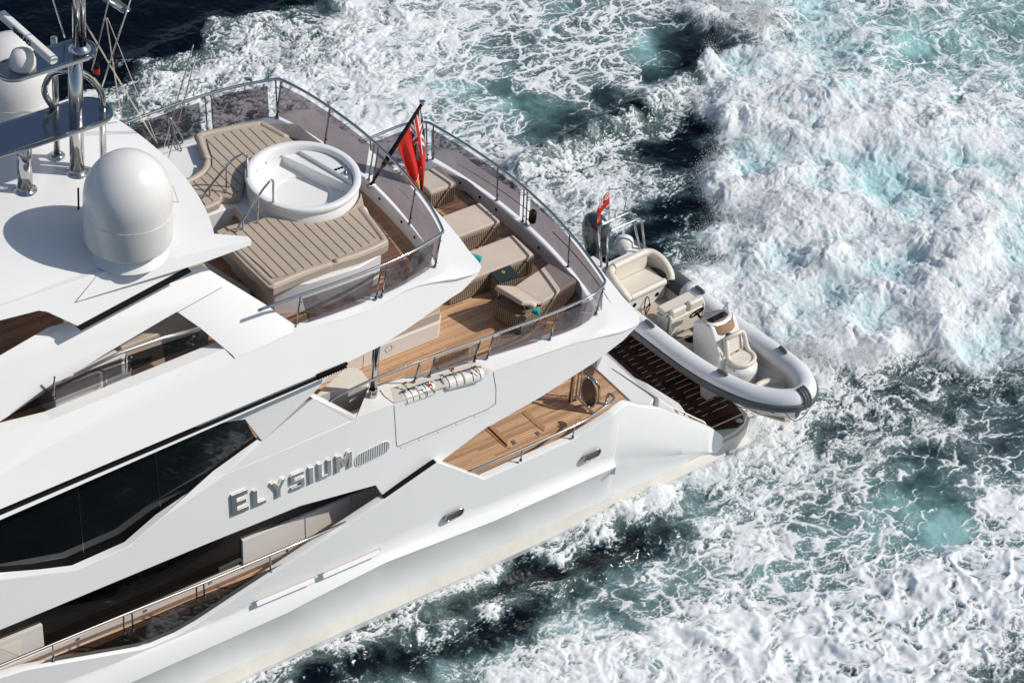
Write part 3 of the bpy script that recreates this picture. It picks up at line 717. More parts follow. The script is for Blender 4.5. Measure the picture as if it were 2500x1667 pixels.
# ladder on the starboard side of the sun deck
ld = MB()
for dx in (0, .28):
    q = [P(412 + 0, 282, z=8.95) + V((dx, 0, 0)), P(414, 330, z=8.35) + V((dx, 0, 0))]
l0, l1 = P(409, 290, z=9.3), P(446, 350, z=8.9)
ld.tube(fillet([P(412, 362, z=8.45), P(411, 279, z=9.35), P(447, 340, z=8.9), P(444, 352, z=8.8), P(402, 356, z=8.85)], .12), .017, 8)
for (a, b, c) in (((417, 310, 9.1), (446, 372, 8.6), (410, 380, 8.6)), ((418, 340, 8.8), (444, 396, 8.4), (408, 402, 8.4))):
    ld.tube(fillet([P(a[0], a[1], z=a[2]), P(b[0], b[1], z=b[2]), P(c[0], c[1], z=c[2])], .1), .015, 8)
ld.tube([P(420, 300, z=9.2), P(448, 425, z=8.0)], .015, 8); ld.build('ladder', M['chrome'], yacht, smooth=True)
# ================================================================== DOMES, MAST, RADAR
dm = MB(); R0 = .80
prof = [(.56, -.16), (.60, -.10), (.74, .02), (.785, .06), (R0, .10), (R0, .95)] + [(R0 * math.cos(a), .95 + .92 * math.sin(a)) for a in np.linspace(.06, math.pi / 2, 18)]
for yy, lb in ((-2.12, ''), (2.12, '')):
    d = MB().lathe(prof, (0, 0, 0), 64).build('satellite_dome', M['dome'], yacht, smooth=True); d.location = (-5.2, yy, 10.98)
    MB().tube([V((R0 * 1.003 * math.cos(a), R0 * 1.003 * math.sin(a), .72)) for a in np.linspace(0, 2 * math.pi, 48, endpoint=False)], .004, 4, closed=True).build('moulding_seam', M['tubegrey'], d)
    MB().lathe([(.74, -.24), (.68, -.17), (.60, -.08), (.54, .0)], (0, 0, 0), 48).build('dome_foot', M['gel'], d, smooth=True)
def plate(xc, z, half, wid, thick, name, mat='mirror'):
    pts = []
    for a in np.linspace(-90, 90, 14): pts.append((xc + half - wid + wid * math.cos(math.radians(a)), wid * math.sin(math.radians(a))))
    for a in np.linspace(90, 270, 14): pts.append((xc - half + wid + wid * math.cos(math.radians(a)), wid * math.sin(math.radians(a))))
    m = MB().slab(pts, z - thick, z); m.tube([V((x, y, z - thick * .6)) for x, y in pts], .045, 8, closed=True); return m, name, mat
mast = empty('mast', (-5.4, 0, 11.0), parent=yacht)
def mast_part(mb, name, mat='chrome', **k):
    mb.v = [(x + 5.4, y, z - 11.0) for x, y, z in mb.v]; return mb.build(name, M[mat], mast, smooth=True, **k)
mp_, _, _ = plate(-6.0, 12.35, 1.62, .42, .05, ''); o = mast_part(mp_, 'lower_platform', 'mirror'); e = o.modifiers.new('e', 'EDGE_SPLIT'); e.split_angle = .6
mp_, _, _ = plate(-5.62, 13.78, .95, .30, .05, ''); o = mast_part(mp_, 'radar_platform', 'mirror'); e = o.modifiers.new('e', 'EDGE_SPLIT'); e.split_angle = .6
for x, r, z1 in ((-5.04, .135, 13.75), (-6.12, .14, 12.33)):
    m = MB().tube([V((x, 0, 11.0)), V((x, 0, z1))], r, 28); m.lathe([(r + .08, 0), (r + .08, .03), (r + .02, .05), (r, .10)], (x, 0, 11.03), 28)
    for k in range(8): m.lathe([(0, .03), (.014, .03), (.014, 0)], (x + (r + .055) * math.cos(k * .785), (r + .055) * math.sin(k * .785), 11.05), 6)
    mast_part(m, 'mast_column')
m = MB().tube([V((-5.0, .0, 13.75)), V((-5.0, .0, 16.2))], .075, 20); m.tube([V((-4.86, .05, 13.75)), V((-4.86, .05, 16.2))], .07, 18); m.lathe([(.22, 0), (.2, .04), (.12, .1)], (-4.94, 0, 13.77), 24); mast_part(m, 'upper_pole')
m = MB().tube([V((-5.12, .62, 11.05)), V((-5.12, .62, 13.7))], .06, 16); m.lathe([(.15, 0), (.15, .03), (.08, .06)], (-5.12, .62, 11.05), 18); mast_part(m, 'side_pole')
m = MB().tube(fillet([V((-4.55, -.1, 11.0)), V((-4.55, -.1, 12.75)), V((-4.75, 0, 13.1)), V((-5.0, 0, 13.3))], .3, 8), .065, 14); mast_part(m, 'brace')
m = MB().tube(fillet([V((-5.3, .35, 12.35)), V((-5.45, .5, 12.7)), V((-5.3, .45, 13.1)), V((-5.1, .1, 13.3))], .3, 8), .06, 12); mast_part(m, 'brace')
m = MB().lathe([(.07, 0), (.07, .03), (.055, .04), (.055, .18), (.065, .19), (.065, .23), (0, .24)], (-4.62, -.02, 13.1), 16)
mast_part(m, 'lamp_housing', 'black'); m = MB().lathe([(.058, 0), (.062, .02), (.062, .13), (.058, .15)], (-4.62, -.02, 13.12), 16); mast_part(m, 'red_lamp', 'redlamp')
m = MB().prism([V((-4.9, .2, 15.05)), V((-4.25, -.35, 14.55)), V((-4.1, -.28, 14.55)), V((-4.55, .3, 15.0))], (0, 0, -.05)); m.lathe([(0, .02), (.09, .02), (.1, 0)], (-4.2, -.33, 14.56), 12); mast_part(m, 'spreader', 'mirror')
m = MB().lathe([(0, .12), (.09, .11), (.12, .05), (.12, 0), (.1, -.03), (0, -.04)], (-4.4, -.1, 15.0), 18); m.tube([V((-4.4, -.1, 14.6)), V((-4.4, -.1, 15.0))], .02, 8); mast_part(m, 'beacon', 'dome')
# radar scanner
rad = empty('radar', (-6.1, -.02, 13.78), parent=yacht)
MB().lathe([(0, 0), (.22, .0), (.24, .04), (.24, .16), (.19, .30), (.10, .36), (0, .38)], (0, 0, 0), 32).build('pedestal', M['dome'], rad, smooth=True)
ra_ = P(4, 35, z=14.35); rb_ = P(132, 148, z=14.22)
dr = (rb_ - ra_); bar = MB(); ln_ = dr.length; dx_ = dr.normalized(); uz = V((0, 0, 1)); sy = dx_.cross(uz).normalized()
c0 = (ra_ + rb_) / 2 - rad.location; prof_ = [(-.085, -.05), (-.085, .03), (-.05, .075), (.05, .075), (.085, .03), (.085, -.05), (.05, -.085), (-.05, -.085)]
r1_ = [c0 - dx_ * ln_ / 2 + sy * a + uz * b for a, b in prof_]; bar.prism(r1_, dr); bar.build('scanner_arm', M['dome'], rad, bevel=.018, seg=3)
def text_mesh(txt, size, mat, parent, origin, ux, uy, ext=.004, bold=0.0, name='lettering', flip=False):
    cu_ = bpy.data.curves.new('txt', 'FONT'); cu_.body = txt; cu_.size = size; cu_.extrude = ext; cu_.offset = bold
    o = bpy.data.objects.new('txt', cu_); col.objects.link(o); bpy.context.view_layer.update()
    dg = bpy.context.evaluated_depsgraph_get(); mesh = bpy.data.meshes.new_from_object(o.evaluated_get(dg)); bpy.data.objects.remove(o)
    ux = V(ux).normalized(); uy = V(uy).normalized(); n = ux.cross(uy)
    mesh.transform(Matrix(((ux.x, uy.x, n.x, origin.x), (ux.y, uy.y, n.y, origin.y), (ux.z, uy.z, n.z, origin.z), (0, 0, 0, 1))))
    mesh.materials.clear(); mesh.materials.append(M[mat]); q = bpy.data.objects.new(name, mesh); col.objects.link(q); q.parent = parent; return q
fside = -sy if sy.dot(CF) > 0 else sy
text_mesh('SIMRAD', .15, 'black', rad, c0 + dx_ * (-.32) + fside * .088 - uz * .05, dx_, uz, .002, .004, 'maker_lettering')
# stays and whip antennas
def rod(a, b, r=.011, name='whip_antenna', mat='steel', par=None): return MB().tube([a, b], r, 6).build(name, M[mat], par or yacht)
for (a, za), (b, zb_), r in ((((110, -60), 16.5), ((158, 92), 13.8), .012), (((268, -10), 16.2), ((225, 172), 13.2), .014), (((322, -10), 15.8), ((244, 228), 12.2), .014)):
    rod(P(*a, z=za), P(*b, z=zb_), r)
rod(P(472, 110, z=12.0), P(399, 362, z=8.9), .012); rod(P(481, 130, z=11.8), P(412, 384, z=8.8), .012)
for (a, za), (b, zb_) in ((((200, 42), 14.4), ((380, 345), 10.2)), (((196, 40), 14.4), ((372, 335), 10.3)), (((258, 44), 14.5), ((296, 290), 10.7)), (((262, 44), 14.5), ((384, 350), 10.1)), (((260, 48), 14.5), ((298, 292), 10.7))):
    rod(P(*a, z=za), P(*b, z=zb_), .007, 'rigging_stay', 'towel')
rod(P(191, 460, z=11.55), P(192, 513, z=10.98), .02, 'short_antenna', 'black'); MB().lathe([(0, .04), (.04, .04), (.05, 0)], P(192, 513, z=10.95), 12).build('antenna_foot', M['chrome'], yacht)
rod(P(422, 455, z=11.1), P(440, 507, z=10.55), .009, 'rigging_stay', 'steel'); MB().lathe([(0, .05), (.03, .04), (.04, 0)], P(440, 507, z=10.55), 10).build('stay_fitting', M['chrome'], yacht)
MB().tube([P(0, 457, z=11.15), P(18, 455, z=11.15)], .05, 12).build('horn', M['dome'], yacht)
# ================================================================== STAFF AND ENSIGN
sb_, stp = V((1.66, 0, 8.22)), V((2.82, 0, 9.86))
sm = MB(); sm.tube([sb_, sb_.lerp(stp, .22), sb_.lerp(stp, .26), stp], [.028, .03, .05, .034], 12)
sm.build('flagstaff', M['black'], yacht, smooth=True)
MB().lathe([(0, .05), (.05, .05), (.07, .035), (.05, .0), (.03, -.06)], stp, 16).build('staff_truck', M['chrome'], yacht, smooth=True)
MB().box(sb_ + V((.02, 0, .0)), (.2, .1, .07)).build('staff_bracket', M['steel'], yacht, bevel=.02)
def jack(u, v):
    """canton colours, u,v in 0..1"""
    x, y = (u - .5) * 2, (v - .5) * 2
    if abs(x) < .11 or abs(y) < .20: return 'red'
    if abs(x) < .19 or abs(y) < .34: return 'white'
    d = abs(abs(x) - abs(y))
    if d < .09: return 'red'
    if d < .26: return 'white'
    return 'navy'
def ensign(name, fn, nu_, nv_, badge, label, group):
    m = MB(); pts = [[fn(i / nu_, j / nv_) for i in range(nu_ + 1)] for j in range(nv_ + 1)]
    vs = [p for r in pts for p in r]; names = ['red', 'white', 'navy', 'yellow', 'green']
    for k in names: m.mat(M[k])
    m.v = [tuple(p) for p in vs]
    for j in range(nv_):
        for i in range(nu_):
            u, v = (i + .5) / nu_, (j + .5) / nv_; c = 'red'
            if u < .48 and v < .5: c = jack(u / .48, v / .5)
            elif badge:
                bx_, by_ = (u - .76) / .16, (v - .52) / .26
                if abs(bx_) < 1.1 and abs(by_) < .95:
                    c = 'red'
                    if abs(bx_ + .5) < .55 and abs(by_) < .85: c = 'white' if (abs(bx_ + .5) > .47 or abs(by_) > .76) else ('yellow' if (math.sin(bx_ * 11) * math.cos(by_ * 8) > .25) else 'red')
                    r_ = math.hypot(bx_ - .45, by_)
                    if r_ < .62: c = 'white'
                    if r_ < .5: c = 'green' if bx_ < .5 else 'yellow'
            else:
                r_ = math.hypot((u - .74) / .11, (v - .5) / .2)
                if r_ < 1: c = 'yellow' if r_ > .55 else 'navy'
            m.f.append((j * (nu_ + 1) + i, j * (nu_ + 1) + i + 1, (j + 1) * (nu_ + 1) + i + 1, (j + 1) * (nu_ + 1) + i)); m.m.append(names.index(c))
    o = m.build(name, None, None, smooth=True); s = o.modifiers.new('s', 'SOLIDIFY'); s.thickness = .006
    tag(o, label, 'flag', group); return o
# big ensign hanging in folds: hoist runs down the staff, fly end falls
def big(u, v):
    # v along hoist (0 top), u along fly; gravity pulls the fly down
    top = stp + (sb_ - stp) * .04; hoist = top + (sb_ - stp) * (.47 * v)
    fall = V((0, 0, -1)) * (2.12 * u)
    swing = V((.02 + .16 * math.sin(u * 2.2), -.10 * u, 0))
    gather = (1 - v) * 0 + v * u
    p = hoist + fall + swing + V((.62 * u * (v) * .62, -.1 * u * v, .1 * v * u))
    fold = .07 * math.sin(v * 15 + u * 2.5) * min(1, u * 3)
    p += V((fold * .55, fold * .9, 0)); 
    return p
big_flag = ensign('ensign_flag', big, 64, 40, True, 'large red ensign with a union canton and a gold badge hanging from the black staff', 'red ensigns')
MB().tube([stp + V((.0, 0, 0)), stp + (sb_ - stp) * .5 + V((.12, 0, 0))], .005, 5).build('halyard', M['towel'], yacht)
# ================================================================== LOUNGERS, TABLE, TOWELS
def lounger(rot, loc, label, back=True, length=2.0, wid=.74, first=None):
    r = empty('sun_lounger', loc, rot); tag(r, label, 'sun lounger', 'wicker sun loungers on the aft deck')
    MB().box((0, 0, .22), (length, wid, .40)).build('wicker_base', M['wicker'], r, bevel=.03)
    MB().box((0, 0, .0), (length - .1, wid - .1, .05)).build('plinth', M['black'], r)
    c = MB(); a = length / 2
    if back:
        c.prism([V((-a + .62, -wid / 2 + .01, .53)), V((a - .03, -wid / 2 + .01, .53)), V((a + .02, -wid / 2 + .01, .50)), V((a + .02, -wid / 2 + .01, .36)), V((a - .05, -wid / 2 + .01, .42)), V((-a + .62, -wid / 2 + .01, .42))], (0, wid - .02, 0))
        c.build('cushion', M['cush2'], r, bevel=.035, seg=4)
        b = MB(); b.prism([V((-a + .64, -wid / 2 + .01, .44)), V((-a + .62, -wid / 2 + .01, .54)), V((-a - .02, -wid / 2 + .01, .92)), V((-a - .07, -wid / 2 + .01, .82))], (0, wid - .02, 0)); b.build('backrest', M['cush2'], r, bevel=.035, seg=4)
        for s_ in (-1, 1): MB().tube([(-a + .2, s_ * .3, .42), (-a + .1, s_ * .3, .78)], .015, 6).build('prop', M['steel'], r)
    else:
        c.prism([V((-a + .04, -wid / 2 + .01, .53)), V((a - .03, -wid / 2 + .01, .53)), V((a + .03, -wid / 2 + .01, .50)), V((a + .03, -wid / 2 + .01, .34)), V((a - .05, -wid / 2 + .01, .42)), V((-a + .04, -wid / 2 + .01, .42))], (0, wid - .02, 0))
        c.build('cushion', M['cush2'], r, bevel=.035, seg=4)
    return r
def onU(u, v, z): p = P(u, v, z=z); return p
lounger(math.radians(0), (4.42, .68, zu), 'beige cushioned wicker lounger lying flat, farthest forward beside the red ensign', back=False, length=1.9, wid=.78)
lounger(math.radians(0), (4.25, -.62, zu), 'beige wicker lounger lying flat between the other lounger and the wicker cube table', back=False, length=2.15, wid=.80)
lc = P(1308, 708, z=zu + .5)
l3_ = lounger(math.radians(13), (lc.x, lc.y, zu), 'wicker lounger set askew with a rolled towel and raised head beside the rail', back=True, length=1.75, wid=.78)
# corner pouf
pf_ = empty('wicker_pouf', (5.0, 2.25, zu)); tag(pf_, 'square wicker pouf with a beige cushion behind the hanging ensign', 'pouf')
MB().box((0, 0, .2), (.7, .7, .4)).build('wicker_base', M['wicker'], pf_, bevel=.03); MB().box((0, 0, .46), (.74, .74, .14)).build('cushion', M['cush2'], pf_, bevel=.06, seg=4)
# side table
tb_ = P(1229, 664, z=zu + .5); tbl = empty('side_table', (tb_.x, tb_.y, zu), math.radians(-6)); tag(tbl, 'dark wicker cube table with a glass top between two loungers', 'table')
MB().box((0, 0, .23), (.50, .50, .46)).build('wicker_base', M['wicker'], tbl, bevel=.01)
MB().box((0, 0, .475), (.52, .52, .03)).build('glass_top', plain('green tinted table glass', (.03, .04, .035), .1, var=.3), tbl, bevel=.008)
MB().lathe([(.025, .0), (.035, .004), (.035, .012), (.022, .012)], (0, 0, .49), 14).build('parasol_socket', M['yellow'], tbl)
# towels
def roll(name, c, d, L_, r, mat, label, group='rolled towels'):
    m = MB(); d = V(d).normalized(); c = V(c); n_ = 9
    m.tube([c + d * (L_ * (i / n_ - .5)) for i in range(n_ + 1)], [r * (1 + .06 * math.sin(i * 2.1)) * (.85 if i in (0, n_) else 1) for i in range(n_ + 1)], 14)
    o = m.build(name, M[mat], None, smooth=True); tag(o, label, 'towel', group); return o
q1 = P(1156, 628, z=zu + .60); roll('rolled_towel', q1, (.75, -1, 0), .34, .07, 'turq', 'turquoise rolled towel on the head of the middle lounger')
q2 = P(1285, 740, z=zu + .66); roll('rolled_towel', q2, (.62, -.95, -.02), .42, .065, 'towel', 'cream rolled towel across the askew lounger')
q3 = P(1309, 760, z=zu + .64); roll('rolled_towel', q3, (.62, -.95, -.02), .15, .07, 'turq', 'turquoise end roll beside the cream towel on the askew lounger')
# black pouch hanging on the aft screen
bp = MB().box((6.04, .02, 5.72), (.14, .16, .34)); o = bp.build('pouch', M['black'], None, bevel=.05, seg=3); tag(o, 'small black pouch strapped to the aft rail screen', 'pouch')
# aft settee on the upper deck below the sun deck overhang
se = empty('aft_settee', (1.2, -1.2, zu), parent=yacht)
MB().slab([(-3.0, -.55), (1.15, -.55), (1.30, -.40), (1.45, -.1), (1.45, .9), (-3.0, .9)], 0, .42).build('plinth', M['locker'], se, bevel=.012)
MB().slab([(-3.0, -.50), (1.2, -.50), (1.4, -.1), (1.4, .9), (-3.0, .9)], .42, .66).build('back_cushion', M['cush'], se, bevel=.03)
for x_ in (-1.35, -.1): 
    m = MB(); m.lathe([(.075, 0), (.082, .006), (.089, 0)], (0, 0, 0), 28, Matrix.Rotation(math.radians(90), 4, 'X')); o = m.build('round_vent', M['steel'], se); o.location = (x_, -.555, .26)
MB().box((-.72, -.552, .2), (.006, .006, .4)).build('panel_joint', M['seam'], se)
# cream locker top at the forward end of the upper deck
lk = MB().prism([P(764, 970, z=5.8), P(843, 896, z=5.8), P(868, 897, z=5.8), P(884, 905, z=5.8), P(902, 930, z=5.8), P(898, 940, z=5.8), P(800, 958, z=5.8)], (0, 0, -.7)); lk.build('deck_locker', M['cream'], yacht, bevel=.02)
# ================================================================== SHIP'S NAME, VENT, RAFT RECESS, PORTS
def letter_boxes():
    w = .26   # stroke
    L_ = {'E': (.86, [[(0, 0), (.26, 0), (.26, 1), (0, 1)], [(.26, 0), (.86, 0), (.86, .2), (.26, .2)], [(.26, .41), (.74, .41), (.74, .6), (.26, .6)], [(.26, .8), (.84, .8), (.84, 1), (.26, 1)]]),
          'L': (.84, [[(0, 0), (.84, 0), (.84, .2), (.27, .2), (.27, 1), (0, 1)]]),
          'Y': (1.05, [[(.39, 0), (.66, 0), (.66, .44), (1.05, 1), (.76, 1), (.525, .64), (.29, 1), (0, 1), (.39, .44)]]),
          'S': (.92, [[(.0, .08), (.08, 0), (.84, 0), (.92, .08), (.92, .52), (.84, .6), (.26, .6), (.26, .8), (.92, .8), (.92, .92), (.84, 1), (.08, 1), (0, .92), (0, .48), (.08, .4), (.66, .4), (.66, .2), (0, .2)]]),
          'I': (.28, [[(0, 0), (.28, 0), (.28, 1), (0, 1)]]),
          'U': (.92, [[(0, .1), (.1, 0), (.82, 0), (.92, .1), (.92, 1), (.65, 1), (.65, .2), (.27, .2), (.27, 1), (0, 1)]]),
          'M': (1.12, [[(0, 0), (.26, 0), (.26, .62), (.47, .2), (.65, .2), (.86, .62), (.86, 0), (1.12, 0), (1.12, 1), (.82, 1), (.56, .48), (.30, 1), (0, 1)]])}
    return L_
LB = letter_boxes(); nA = plE(565, 1257) ; nB = plE(857, 1136)
ndir = (nB - nA).normalized(); nup = V((0, .133, 1)).normalized(); nup = (nup - ndir * nup.dot(ndir)).normalized(); nout = ndir.cross(nup); nout = nout if nout.y < 0 else -nout
name_root = empty('ship_name', nA, parent=yacht)
tot = (nB - nA).length; cur = 0; hcap, hs_ = .50, .395
KX = .86
ws = [LB[c][0] * KX * (hcap if i == 0 else hs_) for i, c in enumerate('ELYSIUM')]; gap = (tot - sum(ws)) / 6
for i, c in enumerate('ELYSIUM'):
    h_ = hcap if i == 0 else hs_; m = MB()
    for pl_ in LB[c][1]: m.prism([ndir * (cur + x * h_ * KX) + nup * (y * h_) + nout * .055 for x, y in pl_], -nout * .055)
    m.build('letter_' + c.lower(), M['letter'], name_root, bevel=.006); cur += ws[i] + gap
# oval louvre vent
vc = plE(908, 1107); vx = (plE(953, 1085) - plE(864, 1129)).normalized(); vm = MB(); hw, hr = .27, .155
pts = [vc + vx * (hw + hr * math.cos(a)) + nup * hr * math.sin(a) for a in np.linspace(-math.pi / 2, math.pi / 2, 10)] + [vc - vx * (hw - hr * math.cos(a)) + nup * hr * math.sin(a) for a in np.linspace(math.pi / 2, 3 * math.pi / 2, 10)]
vent = vm.prism([p + nout * .004 for p in pts], -nout * .01).build('side_vent', plain('grey vent back', (.25, .28, .32), .5), yacht)
for i in range(20):
    d = -(hw + hr) + (i + .5) * 2 * (hw + hr) / 20; hh = hr if abs(d) < hw else math.sqrt(max(0, hr * hr - (abs(d) - hw) ** 2)); 
    if hh > .02: MB().prism([vc + vx * (d - .010) + nup * hh + nout * .014, vc + vx * (d + .010) + nup * hh + nout * .005, vc + vx * (d + .010) - nup * hh + nout * .005, vc + vx * (d - .010) - nup * hh + nout * .014], nout * .003).build('louvre', M['tubegrey'], vent)
MB().tube([p + nout * .008 for p in pts], .008, 6, closed=True).build('vent_rim', M['gel'], vent, smooth=True)
# raft door: seam lines, hinge strip
dp = [plE(962, 990), plE(968, 1087), plE(971, 1090), plE(1190, 999), plE(1210, 985), plE(1211, 950), plE(1204, 908)]
MB().tube([p + nout * .001 for p in dp[:3]] + [p + nout * .001 for p in dp[3:]], .007, 5).build('door_seam', M['seam'], sidep[0])
hg = MB(); a_, b_ = plE(975, 1091), plE(1200, 998)
for i in range(5): 
    p, q = a_.lerp(b_, i / 5 + .01), a_.lerp(b_, (i + 1) / 5 - .012); hg.prism([p + nout * .004, q + nout * .004, q + nout * .004 + nup * -.045, p + nout * .004 + nup * -.045], nout * .006)
hg.build('door_hinge', M['cream'], sidep[0])
# raft recess on the coaming, with two canisters
rc_ = [P(928, 952, z=5.735), P(975, 938, z=5.72), P(1150, 887, z=5.655), P(1168, 885, z=5.65), P(1202, 905, z=5.61), P(1190, 912, z=5.615), P(963, 985, z=5.715), P(940, 968, z=5.73)]
cavity = MB().prism([p + V((0, 0, .012)) for p in rc_], (0, 0, -.01)).build('raft_recess', M['cream'], ucoam)
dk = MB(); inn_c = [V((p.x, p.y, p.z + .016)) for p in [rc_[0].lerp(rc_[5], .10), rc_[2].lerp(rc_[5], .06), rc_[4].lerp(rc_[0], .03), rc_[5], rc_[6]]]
dk.prism(inn_c, (0, 0, -.006)); dk.build('recess_floor', plain('recess liner with painted shade', (.60, .57, .52), .5), ucoam)  # flat plate, coloured darker to carry the shade of a sunken recess
def raft(cx_, label):
    a = P(cx_[0], cx_[1], z=5.72); b = P(cx_[2], cx_[3], z=5.70); c = (a + b) / 2; d = (b - a); L_ = d.length; d.normalize()
    r = empty('life_raft_canister', (c.x, c.y, c.z - .115)); tag(r, label, 'life raft', 'life raft canisters in the side recess'); n_ = 12; up_ = V((0, 0, 1))
    MB().tube([d * (L_ * (i / n_ - .5)) for i in range(n_ + 1)], [.115 if i in (0, n_) else .15 for i in range(n_ + 1)], 20).build('shell', M['dome'], r, bevel=.03, smooth=True)
    sd = d.cross(up_)
    MB().tube([d * (L_ * (t_ - .5) * 1.01) + (-sd * .085 + up_ * .128) * (1 if 0 < t_ < 1 else .8) for t_ in np.linspace(0, 1, 9)], .018, 6).build('black_band', M['navy'], r)
    for t_ in (.12, .3, .5, .7, .88):
        MB().tube([d * (L_ * (t_ - .5)) + (sd * math.sin(a_) + up_ * math.cos(a_)) * .154 for a_ in np.linspace(-1.6, 1.5, 12)], .006 if t_ != .5 else .022, 5).build('strap', M['black' if t_ != .5 else 'towel'], r)
    return r
raft((975, 968, 1060, 936), 'white life raft canister, the forward one, sunk in the recess under the rail')
raft((1078, 930, 1178, 900), 'white life raft canister, the one nearer the stern, sunk in the recess under the rail')
for u, v in ((985, 936), (1101, 902), (1046, 941), (1155, 897)):
    q = P(u, v, z=5.86); m = MB().mat(M['red']).tube([q, q + V((.05, -.03, .03))], .022, 8); m.mat(M['yellow']).tube([q + V((.02, -.05, -.06)), q + V((.05, -.07, -.04))], .024, 8); m.mat(M['black']).tube([q + V((-.04, .02, .02)), q + V((.1, -.12, -.14))], .010, 6)
    m.build('hydrostatic_release', None, ucoam)
for u, v in ((1078, 921), (1048, 935), (1015, 946), (991, 955)): MB().box(P(u, v, z=5.78), (.05, .04, .06)).build('rope_clip', M['steel'], ucoam, bevel=.01)
# oval portholes and round fittings on the hull
hx = (P(1200, 1241, y=-3.95) - P(1006, 1340, y=-3.95)).normalized()
for u, v in ((1109, 1256), (1445, 1111)):
    c = P(u, v, y=-3.965); hw, hr = .13, .10; hu = V((0, 0, 1))
    pts = [c + hx * (hw + hr * math.cos(a)) + hu * hr * math.sin(a) for a in np.linspace(-math.pi / 2, math.pi / 2, 10)] + [c - hx * (hw - hr * math.cos(a)) + hu * hr * math.sin(a) for a in np.linspace(math.pi / 2, 3 * math.pi / 2, 10)]
    ph = MB().prism(pts, (0, .01, 0)).build('porthole', plain('brown port glass', (.07, .05, .04), .05), yacht)
    MB().tube([p + V((0, -.008, 0)) for p in pts], .020, 8, closed=True).build('port_rim', M['chrome'], ph, smooth=True)
for u, v, yy in ((1263, 1235, -3.98), (339, 1640, -3.98)):
    c = P(u, v, y=yy); MB().mat(M['steel']).tube([c, c + V((0, -.012, 0))], .05, 16).mat(M['black']).tube([c + V((0, -.012, 0)), c + V((0, -.015, 0))], .018, 10).build('hull_fitting', None, yacht)
# long thin slots along the hull
for (a, b) in (((787, 1402), (925, 1342)), ((625, 1470), (765, 1411))):
    p, q = P(*a, y=-3.975), P(*b, y=-3.975); d = (q - p).normalized(); hu = V((0, 0, 1)); r_ = .06
    pts = [q + d * r_ * math.cos(t_) + hu * r_ * math.sin(t_) for t_ in np.linspace(-math.pi / 2, math.pi / 2, 8)] + [p - d * r_ * math.cos(t_) + hu * r_ * math.sin(t_) for t_ in np.linspace(math.pi / 2, 3 * math.pi / 2, 8)]
    s_ = MB().prism(pts, (0, .01, 0)).build('drain_recess', M['locker'], yacht)
    lip = MB(); lip.prism([p + V((0, -.06, -r_ * .9)), q + V((0, -.06, -r_ * .9)), q + V((0, -.004, r_ * .35)), p + V((0, -.004, r_ * .35))], (0, .012, -.03)); lip.build('lit_floor_ledge', M['gel'], yacht, bevel=.004)  # ledge added proud of the hull to catch sun as the slot's lit floor
# ---------- side deck screens and rail (port walkway)
zs = 2.3
gb = [(68, 1634), (131, 1618), (302, 1590), (357, 1580), (432, 1548), (483, 1519), (600, 1440), (663, 1400), (715, 1364)]
gt = [(68, 1634), (131, 1602), (302, 1534), (357, 1510), (432, 1478), (483, 1456), (600, 1411), (663, 1387), (716, 1363)]
for k0, k1 in ((0, 2), (2, 4), (5, 8)):
    pass
for seg_ in ((0, 1, 2), (2, 3, 4, 5), (5, 6, 7, 8)):
    m = MB().grid([[P(*gb[i], y=-3.80) for i in seg_], [P(*gt[i], y=-3.82) for i in seg_]]); m.build('smoked_screen', M['tintdark'], yacht)
rl = [P(-60, 1648, y=-3.80), P(0, 1624, y=-3.80), P(302, 1500, y=-3.80), P(500, 1421, y=-3.80), P(700, 1337, y=-3.80), P(845, 1274, y=-3.80)]
MB().tube(rl, .030, 10).build('handrail', M['steel'], yacht, smooth=True)
for u, v, u2, v2 in ((131, 1606, 128, 1574), (304, 1538, 301, 1503), (325, 1530, 322, 1495), (481, 1458, 479, 1428), (499, 1450, 497, 1420), (661, 1389, 659, 1353)):
    MB().tube([P(u, v + 10, y=-3.80), P(u2, v2, y=-3.80)], .018, 8).build('stanchion', M['chrome'], yacht)
    MB().tube([P(u + 2, v + 6, y=-3.82), P(u + 2, v + 6, y=-3.85)], .018, 8).build('screen_bolt', M['chrome'], yacht)
# cabin side lockers seen above the rail
lkp = [P(592, 1320, y=-3.17), P(800, 1236, y=-3.17), P(912, 1189, y=-3.17), P(930, 1206, y=-3.17), P(900, 1225, y=-3.17), P(845, 1275, y=-3.17), P(700, 1350, y=-3.17), P(594, 1388, y=-3.17)]
MB().prism(lkp, (0, .3, 0)).build('side_locker', M['locker'], yacht, bevel=.012)
MB().prism([P(-40, 1590, y=-3.17), P(0, 1566, y=-3.17), P(104, 1524, y=-3.17), P(109, 1580, y=-3.17), P(0, 1625, y=-3.17), P(-40, 1645, y=-3.17)], (0, .2, 0)).build('side_locker', M['locker'], yacht, bevel=.012)
sl2 = [P(533, 1390, y=-3.12), P(588, 1364, y=-3.12)]; MB().tube(sl2, .05, 8).build('door_handle_recess', plain('dark grey recess', (.05, .05, .055), .4), yacht)
for u, v in ((514, 1421), (355, 1489), (191, 1558), (700, 1343)):
    c = P(u, v, y=-3.16); MB().tube([c, c + V((0, -.012, 0))], .035, 14).build('deck_light', M['steel'], yacht)
MB().tube([P(745, 1262, y=-3.175), P(746, 1312, y=-3.175)], .006, 4).build('panel_joint', M['seam'], yacht)
MB().tube([P(858, 1213, y=-3.175), P(855, 1240, y=-3.175)], .006, 4).build('panel_joint', M['seam'], yacht)
MB().prism([P(0, 1582, y=-3.175), P(52, 1561, y=-3.175), P(52, 1602, y=-3.175)], (0, .004, 0)).build('locker_door', M['cream'], yacht)
